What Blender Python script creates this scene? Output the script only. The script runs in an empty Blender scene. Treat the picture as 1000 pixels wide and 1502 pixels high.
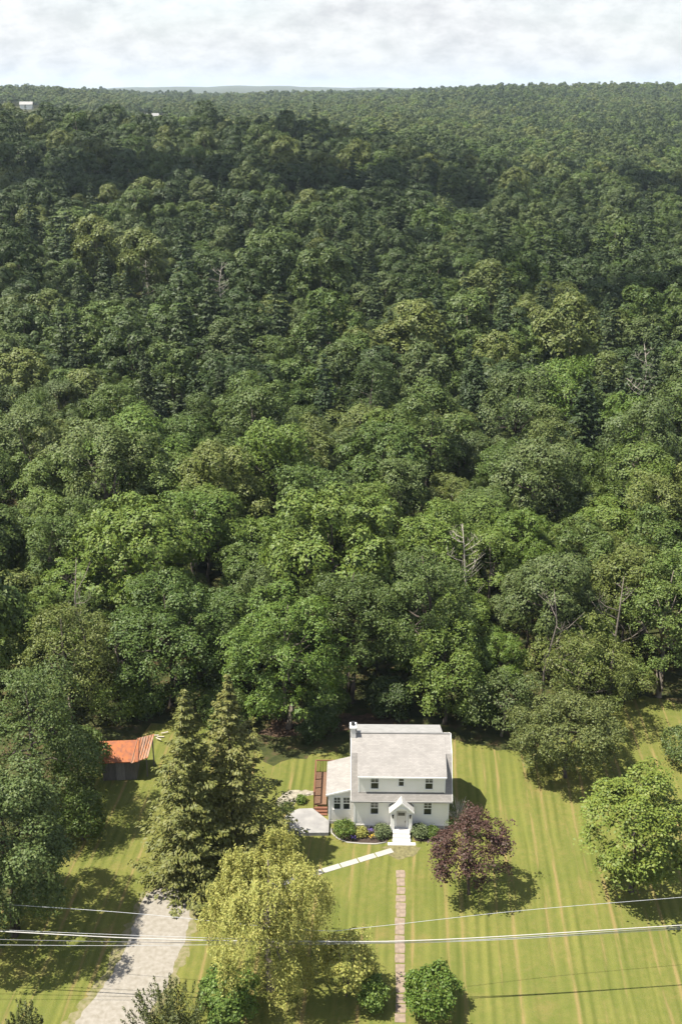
import bpy, bmesh, math, random
import numpy as np
from mathutils import Vector, Matrix
R = math.radians
SC = bpy.context.scene
# ------------------------------------------------------------------ camera
F, CAM_H = 1600.0, 65.0                      # focal length in photo pixels (1000 x 1502), height above the lawn
PITCH = math.atan(620 / F)                   # horizon sits 620 px above the middle of the photo
PSI = math.atan(120 * math.cos(PITCH) / F)   # the mown stripes run along +Y
cam = bpy.data.cameras.new('camera'); cam_o = bpy.data.objects.new('camera', cam)
SC.collection.objects.link(cam_o)
cam_o.location = (0, 0, CAM_H); cam_o.rotation_euler = (R(90) - PITCH, 0, PSI)
cam.sensor_fit = 'VERTICAL'; cam.sensor_height = 36; cam.lens = 36 * F / 1502
cam.clip_start = 1; cam.clip_end = 40000
SC.camera = cam_o
# ------------------------------------------------------------------ light, sky, exposure
SUN_EL, SUN_AZ = R(64), R(195)                # azimuth measured from +X towards +Y, direction TO the sun
SUN_DIR = Vector((math.cos(SUN_EL) * math.cos(SUN_AZ), math.cos(SUN_EL) * math.sin(SUN_AZ), math.sin(SUN_EL)))
sun = bpy.data.lights.new('sun', 'SUN'); sun_o = bpy.data.objects.new('sun', sun)
SC.collection.objects.link(sun_o)
sun.energy = 5.0; sun.angle = R(0.6); sun.color = (1.0, 0.94, 0.83)
sun_o.rotation_euler = SUN_DIR.to_track_quat('Z', 'Y').to_euler(); sun_o.location = (-60, 40, 120)
SC.view_settings.view_transform = 'Standard'; SC.view_settings.look = 'None'
SC.view_settings.exposure = 1.35; SC.view_settings.gamma = 1
W = bpy.data.worlds.new('World'); SC.world = W; W.use_nodes = True
nt = W.node_tree; nt.nodes.clear()
def wn(t, **k):
    n = nt.nodes.new(t)
    for a, b in k.items(): setattr(n, a, b)
    return n
def math_node(tree, op, a, b=None, clamp=False):
    n = tree.nodes.new('ShaderNodeMath'); n.operation = op; n.use_clamp = clamp
    for i, v in enumerate((a, b)):
        if v is None: continue
        if isinstance(v, (int, float)): n.inputs[i].default_value = v
        else: tree.links.new(v, n.inputs[i])
    return n.outputs[0]
sky = wn('ShaderNodeTexSky', sky_type='NISHITA', sun_disc=False)
sky.sun_elevation = SUN_EL; sky.sun_rotation = math.pi / 2 - SUN_AZ
bg_sky = wn('ShaderNodeBackground'); bg_sky.inputs[1].default_value = 0.10
nt.links.new(sky.outputs[0], bg_sky.inputs[0])
tc = wn('ShaderNodeTexCoord'); sep = wn('ShaderNodeSeparateXYZ'); nt.links.new(tc.outputs['Generated'], sep.inputs[0])
zz = math_node(nt, 'ADD', math_node(nt, 'MAXIMUM', sep.outputs[2], 0.0), 0.45)
cmb = wn('ShaderNodeCombineXYZ')
nt.links.new(math_node(nt, 'DIVIDE', sep.outputs[0], zz), cmb.inputs[0])
nt.links.new(math_node(nt, 'DIVIDE', sep.outputs[1], zz), cmb.inputs[1])
cn = wn('ShaderNodeTexNoise'); cn.inputs['Scale'].default_value = 13.0; cn.inputs['Detail'].default_value = 13; cn.inputs['Roughness'].default_value = 0.64
nt.links.new(cmb.outputs[0], cn.inputs['Vector'])
cr = wn('ShaderNodeValToRGB'); nt.links.new(cn.outputs[0], cr.inputs[0])       # grey bellies and white tops of the cloud deck
cr.color_ramp.elements[0].position = 0.36; cr.color_ramp.elements[0].color = (0.285, 0.291, 0.299, 1)
cr.color_ramp.elements[1].position = 0.60; cr.color_ramp.elements[1].color = (0.385, 0.387, 0.389, 1)
bg_cl = wn('ShaderNodeBackground'); nt.links.new(cr.outputs[0], bg_cl.inputs[0])
nt.links.new(math_node(nt, 'ADD', math_node(nt, 'MULTIPLY', math_node(nt, 'MAXIMUM', sep.outputs[2], 0.0), 0.4), 1.0), bg_cl.inputs[1])   # an overcast sky is brightest overhead
cn2 = wn('ShaderNodeTexNoise'); cn2.inputs['Scale'].default_value = 1.2; cn2.inputs['Detail'].default_value = 5
nt.links.new(cmb.outputs[0], cn2.inputs['Vector'])
cover = wn('ShaderNodeMapRange'); nt.links.new(cn2.outputs[0], cover.inputs[0])
cover.inputs[1].default_value = 0.36; cover.inputs[2].default_value = 0.52; cover.inputs[3].default_value = 0.72; cover.inputs[4].default_value = 1.0
high = wn('ShaderNodeMapRange'); nt.links.new(sep.outputs[2], high.inputs[0])      # broken cloud overhead, closed up towards the horizon
high.inputs[1].default_value = 0.22; high.inputs[2].default_value = 0.65; high.inputs[3].default_value = 1.0; high.inputs[4].default_value = 0.35
mixw = wn('ShaderNodeMixShader'); nt.links.new(math_node(nt, 'MULTIPLY', cover.outputs[0], high.outputs[0]), mixw.inputs[0])
nt.links.new(bg_sky.outputs[0], mixw.inputs[1]); nt.links.new(bg_cl.outputs[0], mixw.inputs[2])
wo = wn('ShaderNodeOutputWorld'); nt.links.new(mixw.outputs[0], wo.inputs[0])
SC.cycles.max_bounces = 5; SC.cycles.diffuse_bounces = 2; SC.cycles.glossy_bounces = 2
SC.cycles.transmission_bounces = 3; SC.cycles.transparent_max_bounces = 6; SC.cycles.volume_bounces = 0
SC.cycles.caustics_reflective = False; SC.cycles.caustics_refractive = False

# ------------------------------------------------------------------ helpers
def at(px, py, z=0.0):
    """photo pixel -> point on the plane at height z"""
    cx, cy = (px - 500) / F, -(py - 751) / F
    fw = math.cos(PITCH) + cy * math.sin(PITCH); rz = -math.sin(PITCH) + cy * math.cos(PITCH)
    c, s = math.cos(PSI), math.sin(PSI)
    t = (z - CAM_H) / rz
    return Vector(((cx * c - fw * s) * t, (cx * s + fw * c) * t, z))
def project(X, Y, Z):
    c, s = math.cos(PSI), math.sin(PSI)
    x = X * c + Y * s; fw = -X * s + Y * c; z = Z - CAM_H
    d = fw * math.cos(PITCH) - z * math.sin(PITCH); u = fw * math.sin(PITCH) + z * math.cos(PITCH)
    return 500 + F * x / d, 751 - F * u / d
def tag(o, label=None, cat=None, group=None, kind=None):
    if label: o['label'] = label
    if cat: o['category'] = cat
    if group: o['group'] = group
    if kind: o['kind'] = kind
    return o
def link(o, parent=None):
    SC.collection.objects.link(o)
    if parent: o.parent = parent
    return o
def thing(name, label, cat, loc=(0, 0, 0), rz=0.0, group=None):
    o = bpy.data.objects.new(name, None); o.empty_display_size = 0.3
    o.location = loc; o.rotation_euler = (0, 0, rz)
    link(o); return tag(o, label, cat, group)
def mesh_np(name, V, faces4=None, polys=None, smooth=False):
    me = bpy.data.meshes.new(name)
    if polys is not None:
        me.from_pydata([tuple(v) for v in V], [], polys)
    else:
        V = np.asarray(V, np.float32); Fq = np.asarray(faces4, np.int32); k = Fq.shape[1]
        me.vertices.add(len(V)); me.vertices.foreach_set('co', V.ravel())
        me.loops.add(Fq.size); me.loops.foreach_set('vertex_index', Fq.ravel())
        me.polygons.add(len(Fq)); me.polygons.foreach_set('loop_start', np.arange(0, Fq.size, k, dtype=np.int32))
        me.polygons.foreach_set('loop_total', np.full(len(Fq), k, np.int32))
        me.update(calc_edges=True)
    if smooth: me.polygons.foreach_set('use_smooth', [True] * len(me.polygons))
    return me
def obj(name, me, m, parent=None):
    if m is not None:
        me.materials.clear(); me.materials.append(m)
    return link(bpy.data.objects.new(name, me), parent)
class MB:
    """collects boxes, prisms and tubes into one mesh"""
    def __init__(s): s.v, s.f = [], []
    def add(s, V, Fs):
        b = len(s.v); s.v += [tuple(v) for v in V]; s.f += [tuple(b + i for i in f) for f in Fs]; return s
    def box(s, x0, x1, y0, y1, z0, z1):
        return s.add([(x0,y0,z0),(x1,y0,z0),(x1,y1,z0),(x0,y1,z0),(x0,y0,z1),(x1,y0,z1),(x1,y1,z1),(x0,y1,z1)],
                     [(0,3,2,1),(4,5,6,7),(0,1,5,4),(1,2,6,5),(2,3,7,6),(3,0,4,7)])
    def prism(s, poly, a, b, axis='x'):
        n = len(poly)
        mk = {'x': lambda p, t: (t, p[0], p[1]), 'y': lambda p, t: (p[0], t, p[1]), 'z': lambda p, t: (p[0], p[1], t)}[axis]
        return s.add([mk(p, a) for p in poly] + [mk(p, b) for p in poly],
                     [tuple(range(n))[::-1], tuple(range(n, 2 * n))] + [(i, (i + 1) % n, n + (i + 1) % n, n + i) for i in range(n)])
    def tube(s, pts, radii, n=8, cap=True):
        pts = [Vector(p) for p in pts]; rings = []; b = len(s.v)
        if not hasattr(radii, '__len__'): radii = [radii] * len(pts)
        for i, p in enumerate(pts):
            d = (pts[min(i + 1, len(pts) - 1)] - pts[max(i - 1, 0)])
            d = d.normalized() if d.length > 1e-9 else Vector((0, 0, 1))
            u = d.cross(Vector((0.13, 0.97, 0.2))); u.normalize(); w = d.cross(u)
            for k in range(n):
                a = 2 * math.pi * k / n; s.v.append(tuple(p + (u * math.cos(a) + w * math.sin(a)) * radii[i]))
        for i in range(len(pts) - 1):
            for k in range(n):
                s.f.append((b + i*n + k, b + i*n + (k+1) % n, b + (i+1)*n + (k+1) % n, b + (i+1)*n + k))
        if cap:
            s.f.append(tuple(b + k for k in range(n))[::-1]); s.f.append(tuple(b + (len(pts)-1)*n + k for k in range(n)))
        return s
    def mesh(s, name, smooth=False, bevel=0):
        me = bpy.data.meshes.new(name); me.from_pydata(s.v, [], s.f)
        bm = bmesh.new(); bm.from_mesh(me); bmesh.ops.recalc_face_normals(bm, faces=bm.faces)
        if bevel: bmesh.ops.bevel(bm, geom=[e for e in bm.edges], offset=bevel, segments=1, affect='EDGES', clamp_overlap=True)
        bm.to_mesh(me); bm.free()
        if smooth: me.polygons.foreach_set('use_smooth', [True] * len(me.polygons))
        return me
    def build(s, name, m, parent=None, smooth=False, bevel=0):
        return obj(name, s.mesh(name, smooth, bevel), m, parent)
# ------------------------------------------------------------------ materials
def new_mat(name):
    m = bpy.data.materials.new(name); m.use_nodes = True
    m.node_tree.nodes.clear(); return m, m.node_tree
def surf(name, col, rough=0.8, var=0.12, scale=3.0, col2=None, bump=0.0, bscale=20.0, metal=0.0, stretch=None, spec=0.35):
    m, t = new_mat(name); N = t.nodes
    out = N.new('ShaderNodeOutputMaterial'); b = N.new('ShaderNodeBsdfPrincipled'); t.links.new(b.outputs[0], out.inputs[0])
    b.inputs['Roughness'].default_value = rough; b.inputs['Metallic'].default_value = metal; b.inputs['Specular IOR Level'].default_value = spec
    c = N.new('ShaderNodeTexCoord'); vec = c.outputs['Object']
    if stretch:
        mp = N.new('ShaderNodeMapping'); mp.inputs['Scale'].default_value = stretch; t.links.new(vec, mp.inputs[0]); vec = mp.outputs[0]
    n = N.new('ShaderNodeTexNoise'); n.inputs['Scale'].default_value = scale; n.inputs['Detail'].default_value = 6; t.links.new(vec, n.inputs['Vector'])
    r = N.new('ShaderNodeValToRGB'); t.links.new(n.outputs[0], r.inputs[0])
    c2 = col2 or tuple(x * (1 - var * 2) for x in col)
    r.color_ramp.elements[0].position = 0.3; r.color_ramp.elements[0].color = (*c2, 1)
    r.color_ramp.elements[1].position = 0.68; r.color_ramp.elements[1].color = (*col, 1)
    t.links.new(r.outputs[0], b.inputs['Base Color'])
    if bump:
        n2 = N.new('ShaderNodeTexNoise'); n2.inputs['Scale'].default_value = bscale; n2.inputs['Detail'].default_value = 4; t.links.new(vec, n2.inputs['Vector'])
        bp = N.new('ShaderNodeBump'); bp.inputs['Strength'].default_value = bump; t.links.new(n2.outputs[0], bp.inputs['Height']); t.links.new(bp.outputs[0], b.inputs['Normal'])
    return m
def leaf_mat(name, cols, trans=0.11, rough=0.55):
    """three species tints picked per tree, each leaf a little different"""
    m, t = new_mat(name); N = t.nodes
    out = N.new('ShaderNodeOutputMaterial'); b = N.new('ShaderNodeBsdfPrincipled')
    b.inputs['Roughness'].default_value = rough; b.inputs['Specular IOR Level'].default_value = 0.25
    oi = N.new('ShaderNodeObjectInfo'); r = N.new('ShaderNodeValToRGB'); t.links.new(oi.outputs['Random'], r.inputs[0])
    e = r.color_ramp.elements
    e[0].position = 0.0; e[0].color = (*cols[0], 1); e[1].position = 1.0; e[1].color = (*cols[-1], 1)
    if len(cols) > 2: k = e.new(0.5); k.color = (*cols[1], 1)
    g = N.new('ShaderNodeNewGeometry')
    hv = N.new('ShaderNodeHueSaturation'); t.links.new(r.outputs[0], hv.inputs['Color'])
    mr = N.new('ShaderNodeMapRange'); t.links.new(g.outputs['Random Per Island'], mr.inputs[0]); mr.inputs[3].default_value = 0.88; mr.inputs[4].default_value = 1.12
    t.links.new(mr.outputs[0], hv.inputs['Value'])
    mr2 = N.new('ShaderNodeMapRange'); t.links.new(g.outputs['Random Per Island'], mr2.inputs[0]); mr2.inputs[3].default_value = 0.52; mr2.inputs[4].default_value = 0.487
    t.links.new(mr2.outputs[0], hv.inputs['Hue'])
    t.links.new(hv.outputs[0], b.inputs['Base Color'])
    tr = N.new('ShaderNodeBsdfTranslucent'); hs = N.new('ShaderNodeHueSaturation'); t.links.new(hv.outputs[0], hs.inputs['Color'])
    hs.inputs['Hue'].default_value = 0.49; hs.inputs['Value'].default_value = 1.25; t.links.new(hs.outputs[0], tr.inputs[0])
    mx = N.new('ShaderNodeMixShader'); mx.inputs[0].default_value = trans
    t.links.new(b.outputs[0], mx.inputs[1]); t.links.new(tr.outputs[0], mx.inputs[2]); t.links.new(mx.outputs[0], out.inputs[0])
    return m
M = {}
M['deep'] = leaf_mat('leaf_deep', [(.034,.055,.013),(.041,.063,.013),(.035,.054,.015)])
M['mid'] = leaf_mat('leaf_mid', [(.053,.084,.015),(.066,.096,.018),(.057,.082,.018)])
M['olive'] = leaf_mat('leaf_olive', [(0.082, 0.102, 0.022), (0.094, 0.112, 0.024), (0.072, 0.098, 0.026)])
M['bright'] = leaf_mat('leaf_bright', [(0.07, 0.112, 0.016), (0.086, 0.122, 0.018), (0.078, 0.11, 0.022)])
M['grey'] = leaf_mat('leaf_grey', [(.061,.084,.023),(.071,.093,.026),(.057,.080,.021)])
M['maple'] = leaf_mat('leaf_maple', [(0.105, 0.135, 0.020), (0.105, 0.135, 0.020)])
M['silver'] = leaf_mat('leaf_silver', [(.066,.092,.024),(.072,.098,.026)])
M['apple'] = leaf_mat('leaf_apple', [(.086,.104,.028),(.094,.108,.030)])
M['copper'] = leaf_mat('leaf_copper', [(.062,.033,.025),(.072,.037,.027)], 0.2)
M['willow'] = leaf_mat('leaf_willow', [(.27,.268,.068),(.27,.268,.068)], 0.3)
M['spruce'] = leaf_mat('needle_spruce', [(0.110, 0.118, 0.028), (0.125, 0.126, 0.032)], 0.12)
M['hemlock'] = leaf_mat('needle_hemlock', [(0.03, 0.05, 0.016), (0.04, 0.056, 0.018)], 0.12)
M['shrub'] = leaf_mat('leaf_shrub', [(0.085, 0.13, 0.024), (0.1, 0.138, 0.024)])
M['juniper'] = leaf_mat('leaf_juniper', [(0.07, 0.082, 0.026), (0.08, 0.09, 0.026)], 0.12)
M['pale_shrub'] = leaf_mat('leaf_pale', [(0.11, 0.135, 0.06), (0.1, 0.125, 0.05)])
M['bark'] = surf('bark', (.16,.135,.105), .9, scale=2, col2=(.09,.075,.06), bump=.4)
M['bark_dark'] = surf('bark_dark', (.07,.055,.045), .9, scale=2, bump=.4)
M['bark_pale'] = surf('bark_pale', (.42,.38,.32), .85, scale=2, col2=(.26,.23,.19), bump=.3)
M['dead_wood'] = surf('dead_wood', (.20,.17,.14), .9, scale=3, col2=(.12,.10,.085), bump=.3)
M['white_wall'] = None
def siding_mat():
    m = surf('white_clapboard', (.88,.855,.80), .6, var=.025, scale=1.3)
    t = m.node_tree; N = t.nodes; b = next(n for n in N if n.type == 'BSDF_PRINCIPLED')
    c = N.new('ShaderNodeTexCoord'); w = N.new('ShaderNodeTexWave'); w.wave_profile = 'SAW'; w.bands_direction = 'Z'
    w.inputs['Scale'].default_value = 2.3; t.links.new(c.outputs['Object'], w.inputs['Vector'])
    bp = N.new('ShaderNodeBump'); bp.inputs['Strength'].default_value = .5; bp.inputs['Distance'].default_value = .02
    t.links.new(w.outputs[1], bp.inputs['Height']); t.links.new(bp.outputs[0], b.inputs['Normal'])
    return m
def shingle_mat():
    m = surf('asphalt_shingle', (.235,.221,.205), .9, var=.07, scale=1.1, bump=.35, bscale=30)
    t = m.node_tree; N = t.nodes; b = next(n for n in N if n.type == 'BSDF_PRINCIPLED')
    old = b.inputs['Base Color'].links[0].from_socket
    c = N.new('ShaderNodeTexCoord'); br = N.new('ShaderNodeTexBrick'); br.inputs['Scale'].default_value = 1.0
    br.inputs['Brick Width'].default_value = .33; br.inputs['Row Height'].default_value = .14; br.inputs['Mortar Size'].default_value = .008
    br.inputs['Color1'].default_value = (1.06,1.06,1.06,1); br.inputs['Color2'].default_value = (.88,.88,.88,1); br.inputs['Mortar'].default_value = (.72,.72,.72,1)
    mp = N.new('ShaderNodeMapping'); mp.inputs['Rotation'].default_value = (R(-40),0,0); t.links.new(c.outputs['Object'], mp.inputs[0]); t.links.new(mp.outputs[0], br.inputs['Vector'])
    mx = N.new('ShaderNodeMixRGB'); mx.blend_type = 'MULTIPLY'; mx.inputs[0].default_value = 1; t.links.new(old, mx.inputs[1]); t.links.new(br.outputs[0], mx.inputs[2])
    t.links.new(mx.outputs[0], b.inputs['Base Color']); return m
def glass_mat(name, col):
    m, t = new_mat(name); out = t.nodes.new('ShaderNodeOutputMaterial'); b = t.nodes.new('ShaderNodeBsdfPrincipled'); t.links.new(b.outputs[0], out.inputs[0])
    n = t.nodes.new('ShaderNodeTexNoise'); n.inputs['Scale'].default_value = 1.5; r = t.nodes.new('ShaderNodeValToRGB'); t.links.new(n.outputs[0], r.inputs[0])
    r.color_ramp.elements[0].color = (*[x*.6 for x in col],1); r.color_ramp.elements[1].color = (*col,1); t.links.new(r.outputs[0], b.inputs['Base Color'])
    b.inputs['Roughness'].default_value = .08; b.inputs['Specular IOR Level'].default_value = .6; return m
M['wall'] = siding_mat(); M['trim'] = surf('white_paint', (.82,.81,.78), .5, var=.02)
M['shingle'] = shingle_mat(); M['pale_grey'] = surf('pale_roof_grey', (.25,.245,.235), .7, var=.1, scale=2)
M['glass'] = glass_mat('window_glass', (.022,.026,.030)); M['glass_up'] = glass_mat('window_glass_blind', (.11,.11,.105))
M['stone'] = surf('foundation_concrete', (.42,.40,.37), .9, var=.15, scale=4, bump=.2)
M['door'] = surf('door_paint', (.52,.50,.46), .5, var=.03); M['black'] = surf('black_metal', (.02,.02,.02), .4, var=.1)
M['step'] = surf('step_concrete', (.56,.545,.52), .8, var=.05, scale=3)
M['deck'] = surf('redwood_stain', (.155,.065,.036), .7, var=.2, scale=4, stretch=(1,6,6))
M['deck_floor'] = surf('deck_board', (.15,.085,.05), .8, var=.2, scale=4, stretch=(1,8,1))
M['rust'] = surf('rusty_sheet', (.33,.105,.032), .8, scale=2.2, col2=(.15,.06,.036), bump=.2, stretch=(1,1,1))
M['rust_bright'] = surf('rusty_corrugated', (.34,.115,.032), .7, scale=1.6, col2=(.33,.24,.18), stretch=(3,.8,1))
M['barn'] = surf('weathered_board', (.15,.135,.12), .9, var=.25, scale=3, stretch=(8,8,.6), bump=.4)
M['gravel'] = surf('gravel', (.225,.207,.178), .95, scale=2.6, col2=(.165,.148,.118), bump=.9, bscale=7)
M['paver'] = surf('paver', (.215,.165,.122), .9, var=.2, scale=2.5, bump=.3)
M['slab'] = surf('concrete_slab', (.29,.28,.25), .85, var=.08, scale=2)
M['patio'] = surf('patio_concrete', (.235,.228,.215), .85, scale=.9, col2=(.165,.16,.155))
M['mulch'] = surf('mulch', (.055,.038,.028), .95, var=.3, scale=6, bump=.8)
M['rock'] = surf('field_stone', (.30,.27,.23), .9, var=.25, scale=4, bump=.4)
M['wire'] = surf('cable_jacket', (.36,.35,.325), .5, var=.05); M['wire_dark'] = surf('old_cable', (.15,.15,.16), .6, var=.1); M['wire_grey'] = surf('grey_cable', (.34,.35,.36), .5, var=.05)
def bed_col(n, c): return surf(n, c, .7, var=.1)
M['yellow'] = bed_col('yellow_petal', (.50,.34,.02)); M['violet'] = bed_col('violet_petal', (.12,.08,.30))
# ------------------------------------------------------------------ terrain
COLS = np.array([0, 330, 550, 760, 1000], float)
TAB = [  # (distance, ground height) per photo column
 [(0,0),(135,0),(180,1.0),(280,5),(400,14),(500,26),(600,37),(680,35),(850,19),(1100,30),(1300,37),(1500,43),(2100,51),(2600,44),(4000,20),(5500,20),(7500,52),(12000,40)],
 [(0,0),(135,0),(180,0.5),(280,4),(400,11.5),(500,22),(600,33),(680,31),(850,14),(1100,24),(1400,30),(1900,33),(2400,33),(3000,26),(4500,10),(6500,40),(8500,88),(12000,70)],
 [(0,0),(135,0),(180,0),(280,3),(400,10),(500,18),(600,25),(700,25),(850,21),(1100,28),(1500,34),(2200,37),(3000,30),(4500,10),(6500,40),(9000,80),(12000,60)],
 [(0,0),(135,0),(180,0),(280,1),(400,4),(500,7),(600,9),(800,13),(1000,20),(1250,29),(1500,38),(1850,53),(2300,44),(4000,20),(12000,20)],
 [(0,0),(135,0),(180,0),(280,1),(400,1.5),(500,2.5),(700,7),(900,14),(1200,24),(1500,35),(1900,54),(2300,45),(4000,20),(12000,20)]]
DG = np.concatenate([np.arange(0, 3000, 10.0), np.arange(3000, 12001, 100.0)])
TG = []
for tb in TAB:
    z = np.interp(np.arange(0, 12001, 10.0), [a for a, _ in tb], [b for _, b in tb])
    k = np.hanning(15); k /= k.sum(); zp = np.concatenate([np.full(7, z[0]), z, np.full(7, z[-1])]); z = np.convolve(zp, k, 'valid')
    TG.append(np.interp(DG, np.arange(0, 12001, 10.0), z))
TG = np.array(TG)
def ground_z(x, y):
    x = np.asarray(x, float); y = np.asarray(y, float)
    c, s = math.cos(PSI), math.sin(PSI)
    cx, fw = x * c + y * s, -x * s + y * c
    D = np.hypot(cx, fw); col = 500 + F * np.tan(np.clip(np.arctan2(cx, np.maximum(fw, 1e-3)), -1.2, 1.2)) / math.cos(PITCH)
    col = np.clip(col, 0, 999.99)
    i = np.clip(np.searchsorted(COLS, col, side='right') - 1, 0, 3); f = (col - COLS[i]) / (COLS[i + 1] - COLS[i]); f = f * f * (3 - 2 * f)
    rows = np.stack([np.interp(D, DG, TG[k]) for k in range(5)])
    idx = np.arange(D.size).reshape(D.shape) if D.ndim else None
    a = np.take_along_axis(rows, i[None, ...], 0)[0]; b = np.take_along_axis(rows, (i + 1)[None, ...], 0)[0]
    z = (a * (1 - f) + b * f)
    q = np.clip((D - 112) / 70, 0, 1); z = z * q * q * (3 - 2 * q)
    w = np.clip((D - 150) / 250, 0, 1)
    z = z + w * (1.6 * np.sin(x * .031 + 1.3) * np.sin(y * .027) + 1.0 * np.sin(x * .071 + y * .05)) + np.clip((D-560)/500, 0, 1) * 3.5 * np.sin(x * .0113 + 1) * np.sin(y * .0087 + .5) + np.clip((D-1200)/2000, 0, 1) * (3.5*np.sin(x*.0061+2.0) + 2.0*np.sin(x*.017+y*.003))
    return np.where(fw > 0, z, 0.0)
def gz(x, y): return float(ground_z(np.array([x]), np.array([y]))[0])
rad = np.concatenate([[8, 20, 40], np.arange(60, 300, 8), np.geomspace(300, 14000, 70)])
ang = np.concatenate([np.linspace(-36, 36, 145), np.linspace(40, 320, 36)])
V = [(0, 0, 0)]
rr, aa = np.meshgrid(rad, np.radians(ang), indexing='ij')
cxs, fws = rr * np.sin(aa), rr * np.cos(aa)
gx = cxs * math.cos(PSI) - fws * math.sin(PSI); gy = cxs * math.sin(PSI) + fws * math.cos(PSI)
gzv = ground_z(gx, gy)
V += list(zip(gx.ravel(), gy.ravel(), gzv.ravel())); na = len(ang)
FS = [(0, 1 + (k + 1) % na, 1 + k) for k in range(na)]
for i in range(len(rad) - 1):
    FS += [(1 + i*na + k, 1 + i*na + (k+1) % na, 1 + (i+1)*na + (k+1) % na, 1 + (i+1)*na + k) for k in range(na)]
def ground_mat():
    m, t = new_mat('forest_floor'); N = t.nodes
    out = N.new('ShaderNodeOutputMaterial'); b = N.new('ShaderNodeBsdfPrincipled'); t.links.new(b.outputs[0], out.inputs[0]); b.inputs['Roughness'].default_value = 1; b.inputs['Specular IOR Level'].default_value = .1
    c = N.new('ShaderNodeTexCoord')
    n = N.new('ShaderNodeTexNoise'); n.inputs['Scale'].default_value = .7; n.inputs['Detail'].default_value = 11; n.inputs['Roughness'].default_value = .68; t.links.new(c.outputs['Object'], n.inputs['Vector'])
    r = N.new('ShaderNodeValToRGB'); t.links.new(n.outputs[0], r.inputs[0])
    e = r.color_ramp.elements; e[0].position = .35; e[0].color = (.020,.026,.010,1); e[1].position = .64; e[1].color = (.062,.046,.024,1); k = e.new(.5); k.color = (.040,.046,.015,1)
    t.links.new(r.outputs[0], b.inputs['Base Color']); return m
g = obj('ground', mesh_np('ground', V, polys=FS, smooth=True), ground_mat()); tag(g, kind='structure')
def sheet(name, px, m, z, jit=0.0, seg=0.8, seed=1, kind='structure', world=False):
    """flat sheet on the ground, its outline roughened"""
    rng = random.Random(seed); P = [Vector(p) if world else at(*p) for p in px]; out = []
    for i, p in enumerate(P):
        q = P[(i + 1) % len(P)]; n = max(1, int((q - p).length / seg)) if jit else 1
        for k in range(n):
            o = p.lerp(q, k / n); out.append((o.x + rng.uniform(-jit, jit), o.y + rng.uniform(-jit, jit), z))
    bm = bmesh.new(); vs = [bm.verts.new(p) for p in out]; f = bm.faces.new(vs)
    bmesh.ops.triangulate(bm, faces=[f]); bmesh.ops.recalc_face_normals(bm, faces=bm.faces)
    me = bpy.data.meshes.new(name); bm.to_mesh(me); bm.free()
    if me.polygons[0].normal.z < 0: me.flip_normals()
    o = obj(name, me, m); tag(o, kind=kind); return o
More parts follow.
